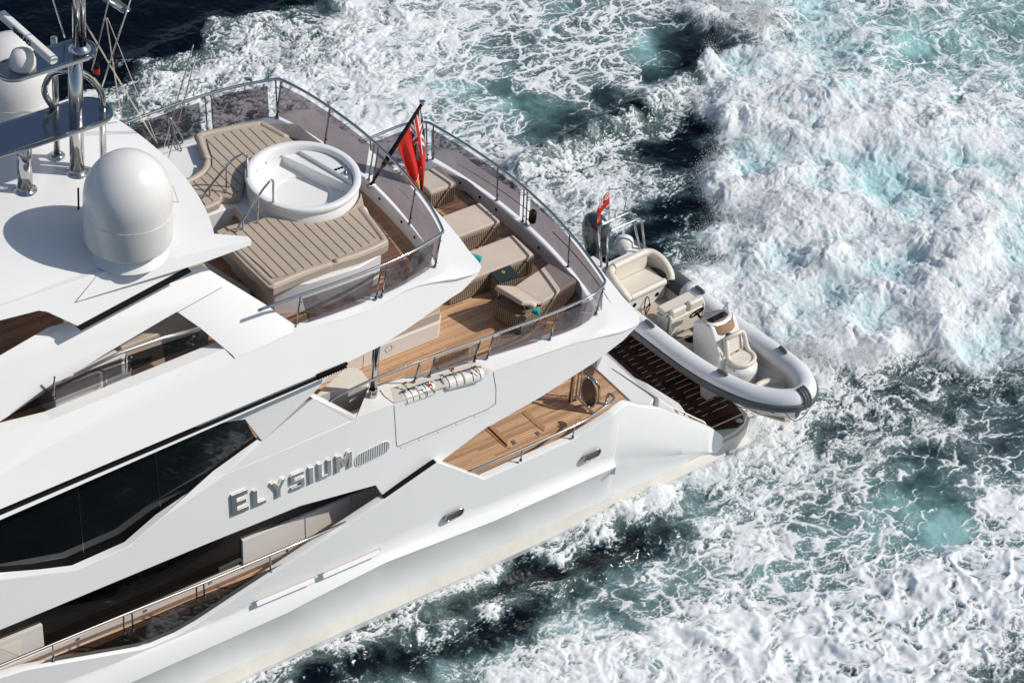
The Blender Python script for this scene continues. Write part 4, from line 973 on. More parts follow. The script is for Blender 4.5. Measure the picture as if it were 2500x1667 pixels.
# ---------- aft cockpit rail and fittings
cr_ = [P(1144, 1151, z=3.26), P(1200, 1128, z=3.28), P(1275, 1096, z=3.28), P(1330, 1072, z=3.28), P(1400, 1040, z=3.28), P(1438, 1019, z=3.28), P(1468, 997, z=3.28), P(1490, 983, z=3.28), P(1499, 970, z=3.26), P(1487, 961, z=3.22), P(1482, 972, z=3.1), P(1478, 985, z=3.05), P(1462, 984, z=3.05)]
MB().tube(smooth_path(cr_, 5), .03, 10).build('cockpit_rail', M['chrome'], yacht, smooth=True)
for u, v, w2, v2 in ((1271, 1124, 1275, 1099), (1398, 1068, 1402, 1042)):
    q = MB(); a, b = P(u, v, z=3.02), P(w2, v2, z=3.27); q.tube([a, b], .018, 8); q.lathe([(0, .01), (.04, .0), (.03, .03)], a, 10); q.build('stanchion', M['chrome'], yacht, smooth=True)
# grab rails by the platform steps
MB().tube(fillet([P(1516, 980, z=1.9), P(1530, 967, z=2.1), P(1562, 973, z=1.9), P(1575, 991, z=1.5)], .12), .024, 10).build('step_rail', M['chrome'], yacht, smooth=True)
pr_ = [P(1616, 1002, z=1.75), P(1630, 992, z=1.85), P(1662, 1004, z=1.6), P(1700, 1022, z=1.3), P(1719, 1031, z=1.1), P(1723, 1041, z=.9)]
MB().tube(smooth_path(pr_, 5), .024, 10).build('quarter_rail', M['cream'], yacht, smooth=True)
for (a, za), (b, zb_) in ((((1668, 1018), 1.3), ((1671, 1009), 1.55)), (((1689, 1026), 1.15), ((1692, 1018), 1.38))): MB().tube([P(*a, z=za), P(*b, z=zb_)], .018, 8).build('stanchion', M['chrome'], yacht)
# stair pod between cockpit and platform
pod = [(6.6, -1.75), (7.6, -1.75), (8.75, -2.0), (8.8, -2.9), (8.55, -3.35), (6.6, -3.4)]
sp_ = MB(); sp_.prism([V((7.15, -1.9, 2.38)), V((8.2, -1.95, 1.5)), V((8.72, -2.6, 1.15)), V((8.7, -3.1, 1.0)), V((7.4, -3.3, 2.4))], (0, 0, -1.1)); sp_.pair('stair_side', M['gel'], yacht, bevel=.04)
MB().prism([V((6.85, -3.5, 2.34)), V((6.85, 3.5, 2.34)), V((7.35, 3.2, 2.34)), V((7.35, -3.2, 2.34))], (0, 0, -1.8)).build('aft_bulkhead', M['gel'], yacht, bevel=.03)
MB().prism([V((7.32, -1.7, 2.2)), V((7.32, 1.7, 2.2)), V((8.85, 1.6, .6)), V((8.85, -1.6, .6))], (-.3, 0, -.2)).build('garage_door', M['gel'], yacht, bevel=.03)
gz = MB(); gz.grid([[P(1447, 893, z=3.0), P(1540, 863, z=2.6)], [P(1462, 950, z=2.45), P(1530, 925, z=2.35)]])
cg = MB().grid([[V((6.7, -1.9, 2.35)), V((7.6, -1.2, 2.35)), V((7.7, .5, 2.35))], [V((6.75, -1.9, 3.2)), V((7.65, -1.2, 3.2)), V((7.75, .5, 3.2))]]); cg.build('stern_screen', M['tintdark'], yacht)
MB().tube([V((5.9, -2.15, 3.28)), V((6.75, -1.95, 3.28)), V((7.62, -1.25, 3.28)), V((7.75, .6, 3.28))], .03, 10).build('stern_rail', M['chrome'], yacht, smooth=True)
# posts and oval rail table end by the cockpit
for u, v, z0 in ((1392, 980, 2.3), (1405, 975, 2.3), (1414, 970, 2.3)): 
    b = P(u, v, z=z0); MB().tube([b, b + V((0, 0, 2.5))], .05 if u == 1392 else .022, 14).build('cockpit_post', M['chrome'], yacht, smooth=True)
c = P(1437, 958, z=2.75); tt = MB(); pts = [c + V((.0, .12, .3)) * math.cos(a) * 1.1 + V((.16, -.05, .0)) * math.sin(a) for a in np.linspace(0, 2 * math.pi, 24, endpoint=False)]
tt.tube(pts, .022, 8, closed=True); tt.build('fender_hoop', M['chrome'], yacht, smooth=True); MB().prism(pts, (.01, 0, 0)).build('hoop_panel', M['tint'], yacht)
MB().tube(fillet([P(1408, 974, z=2.32), P(1406, 965, z=2.7), P(1448, 1008, z=2.32)], .1), .035, 8).build('gate_rail', M['steel'], yacht, smooth=True)
MB().tube(fillet([P(1462, 982, z=2.32), P(1463, 940, z=3.1), P(1428, 906, z=3.3)], .12), .035, 8).build('gate_rail', M['chrome'], yacht, smooth=True)
# cockpit hatch with margin boards
def flat(pxs, z, mat, name, h=.008, par=None): return MB().prism([P(u, v, z=z + h) for u, v in pxs], (0, 0, -h)).build(name, M[mat], par or yacht)
hb_ = [(1187, 1047), (1194, 1041), (1238, 1083), (1240, 1090), (1236, 1093), (1226, 1086)]
flat([(1186, 1048), (1192, 1042), (1228, 1080), (1242, 1092), (1250, 1090), (1246, 1093), (1236, 1092), (1224, 1082)], zc, 'trim', 'hatch_margin', .014)
flat([(1193, 1041), (1201, 1036), (1240, 1074), (1239, 1086)], zc, 'trim', 'hatch_step', .05)
flat([(1274, 1006), (1284, 1000), (1332, 1043), (1327, 1051), (1318, 1046)], zc, 'trim', 'hatch_margin', .014)
flat([(1247, 1076), (1254, 1073), (1263, 1082), (1255, 1085)], zc, 'steel', 'hatch_latch', .016); flat([(1306, 1054), (1313, 1051), (1320, 1059), (1313, 1062)], zc, 'steel', 'hatch_latch', .016)
# furniture just visible under the hardtop and inside the arch opening
MB().box((-9.3, -1.9, 8.15), (2.4, 1.5, .5)).build('forward_settee', M['cushdark'], yacht, bevel=.06, seg=3)
MB().box((-9.6, -2.3, 8.4), (2.6, .5, .9)).build('forward_settee_back', M['cushdark'], yacht, bevel=.06, seg=3)
MB().box((-6.3, -2.2, 8.3), (1.6, 1.1, .8)).build('bar_unit', M['locker'], yacht, bevel=.03)
MB().box((-4.6, -2.0, 8.35), (1.9, .9, .9)).build('wet_bar', M['cush'], yacht, bevel=.03)
# screens and rail in the arch opening
ga = [(27, 1012), (130, 978), (297, 912)]; gbt = [(27, 1010), (130, 935), (297, 873)]
MB().grid([[P(u, v, y=-2.98) for u, v in ga], [P(u, v, y=-3.0) for u, v in gbt]]).build('smoked_screen', M['tint'], yacht)
MB().grid([[P(u, v, y=-2.98) for u, v in [(312, 908), (400, 873), (470, 846), (503, 832)]], [P(u, v, y=-3.0) for u, v in [(312, 868), (400, 838), (483, 812), (487, 814)]]]).build('smoked_screen', M['tintdark'], yacht)
MB().tube([P(180, 915, y=-3.0), P(290, 862, y=-3.0), P(400, 824, y=-3.0), P(488, 802, y=-3.0)], .035, 10).build('handrail', M['steel'], yacht, smooth=True)
for u, v in ((305, 895), (130, 950)): MB().tube([P(u, v + 15, y=-2.98), P(u + 3, v - 30, y=-3.0)], .02, 8).build('stanchion', M['chrome'], yacht)
for u, v in ((300, 878), (298, 907), (321, 872), (319, 902), (472, 821), (471, 841), (133, 972)): MB().tube([P(u, v, y=-3.02), P(u, v, y=-3.05)], .02, 8).build('screen_bolt', M['chrome'], yacht, smooth=True)
# ================================================================== TENDER ON THE SWIM PLATFORM
td = empty('rigid_inflatable_tender', (10.27, 0, 0), math.radians(4)); tag(td, 'grey rigid inflatable tender with ivory seats lying across the swim platform', 'tender')
def W2(p): return td_m @ V(p)
td_m = Matrix.Translation((10.27, 0, 0)) @ Matrix.Rotation(math.radians(4), 4, 'Z')
def TP(u, v, z): return td_m.inverted() @ P(u, v, z=z)
side_ = [(.89, 2.35, 1.42), (.90, 1.2, 1.42), (.90, 0, 1.43), (.90, -1.3, 1.46), (.89, -2.2, 1.52), (.83, -3.0, 1.62), (.71, -3.68, 1.74), (.46, -4.18, 1.84), (.20, -4.44, 1.90), (0, -4.50, 1.92)]
ps = smooth_path([V(p) for p in side_], 8)
R_t = .24
def rad_of(p): return R_t if p.y < 1.9 else R_t * max(.25, 1 - ((p.y - 1.9) / .5) ** 2 * .75)
for sg, nm in ((1, 'tube'), (-1, 'tube')):
    q = [V((p.x * sg, p.y, p.z)) for p in ps]
    k = max(i for i, p in enumerate(q) if p.y > .15)
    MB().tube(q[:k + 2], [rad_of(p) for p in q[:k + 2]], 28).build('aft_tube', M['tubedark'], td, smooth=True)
    MB().tube(q[k:], R_t + .002, 28).build(nm, M['tubegrey'], td, smooth=True)
    # rubbing strake of three ribs
    for j, (da, rr) in enumerate(((.38, .045), (.08, .06), (-.24, .06), (-.52, .05))):
        st_ = []
        for i, p in enumerate(q[2:]):
            a = q[i + 1]; b = q[min(len(q) - 1, i + 3)]; tg = (b - a).normalized(); out = V((tg.y, -tg.x, 0)).normalized() * (1 if sg > 0 else -1)
            if out.x * sg < 0 and p.y > -3.9: out = -out
            if out.y > 0 and p.y < -3.9: out = -out
            ang = da - .45; st_.append(p + (out * math.cos(ang) + V((0, 0, 1)) * math.sin(ang)) * (R_t + .006))
        MB().tube(st_, rr, 8).build('rubbing_strake', M['rub'], td, smooth=True)
# bow nose patch
for w in (-.10, -.03, .04): 
    arc_ = [V((w * 1.1, -4.50 - (R_t + .012) * math.cos(a), 1.92 + (R_t + .012) * math.sin(a))) for a in np.linspace(-1.2, 1.75, 16)]
    MB().tube(arc_, .038, 8).build('bow_guard', M['rub'], td, smooth=True)
# rigid hull and inner liner
hl = MB(); rows = []
for (x, y, z) in [(.62, 2.15, 1.0), (.64, 1.0, 1.0), (.66, -.5, 1.02), (.66, -2.0, 1.08), (.6, -3.1, 1.2), (.42, -4.0, 1.38), (.12, -4.5, 1.6)]:
    rows.append([V((-x - .12, y, z + .35)), V((-x, y, z)), V((-x * .6, y, .86 + (z - 1) * .8)), V((0, y, .70 + (z - 1) * .9)), V((x * .6, y, .86 + (z - 1) * .8)), V((x, y, z)), V((x + .12, y, z + .35))])
hl.grid(rows); hl.build('hull', M['gel'], td, smooth=True)
fl = [(.66, 1.0), (.66, -1.8), (.60, -2.9), (.42, -3.7), (.1, -4.25)]
MB().slab(fl + [(-x, y) for x, y in fl[::-1]], 1.02, 1.07).build('sole', M['floor'], td)
ln = []
for (x, y, z) in [(.64, 1.2, 1.06), (.66, -.5, 1.06), (.66, -2.0, 1.07), (.60, -3.0, 1.08), (.42, -3.8, 1.10), (.12, -4.3, 1.2)]:
    ln.append([V((x, y, z)), V((x + .10, y - .0, z + .42 + max(0, -y - 1.5) * .07))])
MB().grid(ln).pairx('side_liner', M['ivory'], td, smooth=True)
MB().lathe([(0, .012), (.13, .012), (.14, 0)], TP(1685, 828, 1.07), 28).build('deck_hatch', M['black'], td)
# transom deck and sofa
MB().slab([(-.78, 1.28), (.78, 1.28), (.70, 2.1), (.38, 2.1), (.34, 1.72), (-.34, 1.72), (-.38, 2.1), (-.70, 2.1)], 1.35, 1.78).build('transom_moulding', M['gel'], td, bevel=.04, seg=3)
MB().slab([(-.30, 1.7), (.30, 1.7), (.36, 2.2), (-.36, 2.2)], 1.2, 1.42).build('engine_well', M['locker'], td, bevel=.02)
for s_ in (.52,): MB().lathe([(.22, -.05), (.24, .1), (.2, .26), (.1, .33), (0, .34)], (s_, 2.0, 1.66), 24).build('aft_hump', M['gel'], td, smooth=True)
sofa = empty('sofa', (0, .95, 1.07), parent=td)
MB().box((.05, -.05, .21), (1.18, .62, .42)).build('base', M['gel'], sofa, bevel=.02)
MB().box((.05, -.02, .46), (1.10, .55, .13)).build('seat', M['ivory'], sofa, bevel=.04, seg=4)
m = MB().tube([V((-.5, -.34, .47)), V((.60, -.34, .47))], .085, 14); m.build('front_roll', M['ivory'], sofa, smooth=True, bevel=.02)
MB().prism([V((-.46, .24, .50)), V((-.46, .38, .50)), V((-.46, .42, .90)), V((-.46, .30, .92))], (1.02, 0, 0)).build('backrest', M['ivory'], sofa, bevel=.03, seg=3)
MB().tube([V((-.46, .37, .90)), V((.56, .37, .90))], .095, 14).build('top_roll', M['ivory'], sofa, smooth=True, bevel=.02)
for sg in (-1, 1):
    pts = smooth_path([V((.05 + sg * .48, .40, .86)), V((.05 + sg * .66, .30, .84)), V((.05 + sg * .74, .02, .78)), V((.05 + sg * .72, -.28, .64)), V((.05 + sg * .66, -.42, .50))], 6)
    MB().tube(pts, .10, 12).build('arm_roll', M['ivory'], sofa, smooth=True)
    MB().grid([[p + V((-.02 * sg, 0, -.06)) for p in pts], [V((p.x - .06 * sg, p.y, .42)) for p in pts]]).build('arm_side', M['ivory'], sofa, smooth=True)
for x_, y_ in ((-.48, 1.55), (.40, 1.50)): MB().lathe([(0, .03), (.03, .03), (.035, 0)], (x_, y_, 1.79), 12).build('cleat', M['steel'], td, smooth=True)
for x_ in (-.32, .33): MB().tube([V((x_ * 1.1, .585, 1.27)), V((x_ * 1.1, .575, 1.27))], .055, 16).build('speaker', M['black'], td)
# roll bar
for dy in (0, .32):
    zt = 2.78 + (0 if dy == 0 else -.02)
    pts = fillet([V((-.52, 1.45 + dy * .6, 1.78)), V((-.46, 1.62 + dy, zt - .12)), V((-.40, 1.64 + dy, zt)), V((.52, 1.64 + dy, zt)), V((.60, 1.62 + dy, zt - .12)), V((.70, 1.45 + dy * .6, 1.78))], .2, 7)
    MB().tube(pts, .030, 10).build('roll_bar', M['chrome'], td, smooth=True)
MB().lathe([(0, .14), (.03, .13), (.035, .03), (.05, 0)], (.06, 1.96, 2.79), 14).build('mast_light', M['dome'], td, smooth=True)
MB().tube([V((.30, 1.96, 2.78)), V((.33, 1.94, 3.25))], .008, 6).build('whip_antenna', M['black'], td)
fs0 = td_m.inverted() @ P(1487, 553, z=2.8); fs1 = td_m.inverted() @ P(1487, 455, z=3.98)
MB().tube([fs0, fs1], .013, 8).build('flagstaff', M['chrome'], td)
# outboard
ob = empty('outboard', (.02, 2.25, 1.32), parent=td)
prof_ = [(0, .98), (.12, .97), (.22, .90), (.29, .74), (.31, .50), (.29, .25), (.24, .06), (.18, -.02)]
c = MB(); c.lathe([(r * 1.0, z) for r, z in prof_[::-1]], (0, 0, 0), 40, Matrix.Diagonal((.88, 1.25, 1.0, 1))); o = c.build('cowling', M['engine'], ob, smooth=True); o.rotation_euler = (math.radians(-14), 0, 0); o.location = (0, .1, .12); o.scale = (1.08, 1.0, 1.12)
MB().box((0, .16, .98), (.16, .5, .03)).build('cowl_ridge', plain('grey cowl stripe', (.16, .18, .21), .3), ob, bevel=.014).rotation_euler = (math.radians(-4), 0, 0)
MB().prism([V((-.11, -.12, .12)), V((.11, -.12, .12)), V((.09, .35, .12)), V((-.09, .35, .12))], (0, .12, -1.1)).build('leg', M['black'], ob, bevel=.03)
MB().box((0, -.16, -.1), (.34, .16, .42)).build('clamp_bracket', M['black'], ob, bevel=.02)
MB().tube(smooth_path([V((.15, -.2, .1)), V((.4, -.32, .22)), V((.5, -.42, .1))], 5), .015, 6).build('control_cable', M['black'], ob)
# helm bolster seat
hs2 = empty('helm_seat', (.04, -.55, 1.07), parent=td)
MB().box((0, .12, .33), (.98, .34, .66)).build('body', M['locker'], hs2, bevel=.03)
MB().box((0, .18, .70), (1.0, .34, .12)).build('aft_seat', M['ivory'], hs2, bevel=.05, seg=4)
for x_ in (-.27, .27):
    MB().box((x_, -.12, .80), (.46, .16, .26)).build('backrest', M['ivory'], hs2, bevel=.06, seg=4)
MB().box((0, -.16, .42), (.98, .10, .56)).build('front_panel', M['ivory'], hs2, bevel=.04)
for sg in (-1, 1): MB().tube(fillet([V((sg * .51, .28, .60)), V((sg * .51, .10, .58)), V((sg * .51, -.08, .86)), V((sg * .51, -.2, .72)), V((sg * .51, -.2, .1))], .08), .03, 8).build('side_piping', M['ivory'], hs2, smooth=True)
MB().tube(fillet([V((-.62, .3, .35)), V((-.62, -.25, .30)), V((-.62, -.45, .25)), V((.30, -.52, .25))], .06), .016, 8).build('foot_rail', M['chrome'], td, smooth=True).location = (.04, -.55, 1.07)
for (x_, y_) in ((-.58, -.25), (-.58, -.98)): MB().tube([V((x_, y_, 1.07)), V((x_, y_, 1.42))], .018, 8).build('rail_post', M['chrome'], td)
# console
cs = empty('console', (.12, -1.55, 1.07), parent=td)
side_p = [(-.05, 0), (-.02, .55), (.10, .92), (-.12, 1.12), (-.52, 1.02), (-.62, .60), (-.66, .45), (-1.15, .42), (-1.2, 0)]
m = MB(); m.prism([V((-.38, y, z)) for y, z in [(.22, 0), (.30, .45), (.36, .86), (.10, 1.08), (-.22, 1.10), (-.62, .55), (-.68, 0)]], (.80, 0, 0)); m.build('pod', M['gel'], cs, bevel=.07, seg=4)
scr = []
for k in range(2):
    scr.append([V((.02 + .40 * math.sin(a), .10 - .30 * math.cos(a) + .10 * k, 1.08 + .30 * k * math.cos(a * .8))) for a in np.linspace(-1.35, 1.35, 13)])
MB().grid(scr).build('windscreen', M['clear'], cs, smooth=True)
MB().tube(scr[1], .016, 8).build('screen_rail', M['chrome'], cs, smooth=True)
bd = []
for k in range(2): bd.append([V((.02 + .405 * math.sin(a), -.01 - .31 * math.cos(a) - .13 * k * math.cos(a * .7), 1.10 - .17 * k + .0)) for a in np.linspace(-1.35, 1.35, 13)])
MB().grid(bd).build('brown_panel', M['brown'], cs, smooth=True)
MB().prism([V((-.28, .05, 1.09)), V((.30, .05, 1.09)), V((.26, -.12, 1.12)), V((-.22, -.12, 1.12))], (0, 0, -.03)).build('dashboard', M['black'], cs)
wc = V((-.12, .50, .92)); rx = V((1, 0, 0)); ry = V((0, -.45, .9)).normalized()
MB().tube([wc + rx * .19 * math.cos(a) + ry * .19 * math.sin(a) for a in np.linspace(0, 2 * math.pi, 28, endpoint=False)], .018, 8, closed=True).build('steering_wheel', M['black'], cs, smooth=True)
m = MB()
for a in (.5, 2.6, 4.7): m.tube([wc, wc + rx * .18 * math.cos(a) + ry * .18 * math.sin(a)], .012, 6)
m.tube([wc, wc + V((0, -.15, -.06))], .03, 8); m.build('wheel_spokes', M['black'], cs)
MB().tube([V((.02, -.44, .83)), V((.02, -.47, .85))], .06, 16).build('badge', M['navy'], cs)
# seat in front of the console
MB().lathe([(.40, 0), (.41, .30), (.38, .42), (0, .44)], (.02, -.98, 0), 36, Matrix.Diagonal((.92, .92, 1, 1))).build('seat_base', M['gel'], cs, smooth=True)
MB().box((.02, -.92, .46), (.56, .42, .10)).build('seat', M['ivory'], cs, bevel=.045, seg=4)
MB().prism([V((-.24, -.70, .50)), V((-.24, -.57, .92)), V((-.24, -.50, .90)), V((-.24, -.60, .48))], (.52, 0, 0)).build('backrest', M['ivory'], cs, bevel=.03, seg=3)
rim = fillet([V((-.27, -.66, .95)), V((-.29, -.80, .52)), V((-.29, -1.05, .50)), V((-.12, -1.20, .50)), V((.16, -1.20, .50)), V((.33, -1.05, .50)), V((.33, -.80, .52)), V((.31, -.60, .95)), V((-.27, -.60, .95))], .12, 6)
MB().tube(rim, .055, 10).build('seat_roll', M['ivory'], cs, smooth=True)
for sg in (-1, 1): MB().tube(fillet([V((.02 + sg * .38, -.62, .62)), V((.02 + sg * .45, -.72, .60)), V((.02 + sg * .43, -.98, .45)), V((.02 + sg * .36, -1.12, .40))], .06), .014, 8).build('side_handle', M['chrome'], cs, smooth=True)
# bow cushion arc
bw_ = smooth_path([V((-.44, -3.52, 1.44)), V((-.15, -3.32, 1.44)), V((.15, -3.32, 1.44)), V((.44, -3.50, 1.44))], 6)
MB().tube(bw_, .075, 12).build('bow_roll', M['ivory'], td, smooth=True)
MB().slab([(-.42, -3.5), (-.15, -3.36), (.15, -3.36), (.42, -3.5), (.30, -3.95), (.08, -4.2), (-.08, -4.2), (-.30, -3.95)], 1.2, 1.40).build('bow_locker', M['ivory'], td, bevel=.03)
MB().slab([(-.18, -4.0), (.18, -4.0), (.10, -4.32), (-.10, -4.32)], 1.4, 1.46).build('anchor_pad', M['black'], td, bevel=.02)
# lifting handles on the tubes
def handle(p, d):
    m = MB(); d = V(d).normalized(); p = V(p); m.tube([p - d * .15 + V((0, 0, .0)), p - d * .11 + V((0, 0, .03)), p + d * .11 + V((0, 0, .03)), p + d * .15], [.03, .045, .045, .03], 8)
    m.build('grab_handle', M['rub'], td, smooth=True)
for p, d in (((.90, -.25, 1.70), (0, 1, 0)), ((.80, -3.1, 1.90), (.25, 1, -.15)), ((-.92, -.5, 1.70), (0, 1, 0)), ((-.86, -2.85, 1.86), (-.1, 1, -.1))): handle(p, d)
o = MB().tube(smooth_path([P(1577, 768, z=1.1), P(1574, 745, z=1.2), P(1580, 724, z=1.35), P(1586, 738, z=1.25), P(1579, 752, z=1.2), P(1588, 742, z=1.15)], 5, True), .012, 6, closed=True).build('webbing_strap', M['black'], None); tag(o, 'looped black webbing strap lying on the tender floor before the sofa', 'strap')
# lines
r1 = smooth_path([P(1737, 979, z=.75), P(1790, 990, z=.8), P(1840, 1000, z=.9), P(1890, 1008, z=1.3)], 5)
o = MB().tube(r1, .010, 6).build('lashing_line', M['rope'], None); tag(o, 'dark line lashing the tender bow down to its chock on the platform', 'rope')
r2 = smooth_path([P(1918, 1009, z=1.45), P(1930, 1022, z=1.3), P(1943, 1027, z=1.2), P(1962, 1016, z=1.35), P(1974, 1000, z=1.7)], 5)
o = MB().tube(r2, .010, 6).build('bow_line', M['rope'], None); tag(o, 'dark loop of rope hanging from the tender nose over the water', 'rope')
# small ensign
fsA, fsB = P(1487, 462, z=3.9), P(1487, 553, z=2.8)
def small(u, v):
    hoist = fsA.lerp(fsB, .36 * v); sw = V((-.20 * u - .05 * v * u, -.02, -.62 * u)); sw += V((.04 * math.sin(v * 9 + u * 6) * u, .05 * math.sin(v * 7 + u * 8) * u, -.05 * u * v)); return hoist + sw + V((-.16 * math.sin(u * 3.0), 0, 0))
ensign('ensign_flag', small, 30, 20, False, 'small red ensign blown against the tender flagstaff above the outboard', 'red ensigns')
# ================================================================== SEA AND WAKE
rng = np.random.RandomState(11)
_perm = rng.permutation(4096); _perm = np.concatenate([_perm, _perm, _perm[:2]])
_ga = rng.rand(4096) * 2 * np.pi; _gx = np.cos(_ga).astype(np.float32); _gy = np.sin(_ga).astype(np.float32)
def perlin(x, y):
    xi = np.floor(x).astype(np.int32); yi = np.floor(y).astype(np.int32)
    xf = (x - xi).astype(np.float32); yf = (y - yi).astype(np.float32); xi &= 4095; yi &= 4095
    u = xf * xf * xf * (xf * (xf * 6 - 15) + 10); v = yf * yf * yf * (yf * (yf * 6 - 15) + 10)
    def g(i, j, a, b):
        h = _perm[_perm[(xi + i) & 4095] + ((yi + j) & 4095)] & 4095; return _gx[h] * a + _gy[h] * b
    n00 = g(0, 0, xf, yf); n10 = g(1, 0, xf - 1, yf); n01 = g(0, 1, xf, yf - 1); n11 = g(1, 1, xf - 1, yf - 1)
    a = n00 + u * (n10 - n00); b = n01 + u * (n11 - n01); return (a + v * (b - a)) * 1.5
def fbm(x, y, o=4, lac=2.03, g=.5):
    s = 0; a = 1; t = 0
    for i in range(o): s = s + a * perlin(x + 17.3 * i, y + 9.1 * i); t += a; a *= g; x = x * lac; y = y * lac
    return s / t
_wx = rng.rand(4096).astype(np.float32); _wy = rng.rand(4096).astype(np.float32)
def worley(x, y):
    xi = np.floor(x).astype(np.int32); yi = np.floor(y).astype(np.int32)
    f1 = np.full(x.shape, 9., np.float32); f2 = f1.copy()
    for i in (-1, 0, 1):
        for j in (-1, 0, 1):
            h = _perm[_perm[(xi + i) & 4095] + ((yi + j) & 4095)] & 4095
            d = np.hypot(xi + i + _wx[h] - x, yi + j + _wy[h] - y).astype(np.float32)
            f2 = np.minimum(f2, np.maximum(f1, d)); f1 = np.minimum(f1, d)
    return f1, f2
def sst(a, b, x): t = np.clip((x - a) / (b - a), 0, 1); return t * t * (3 - 2 * t)
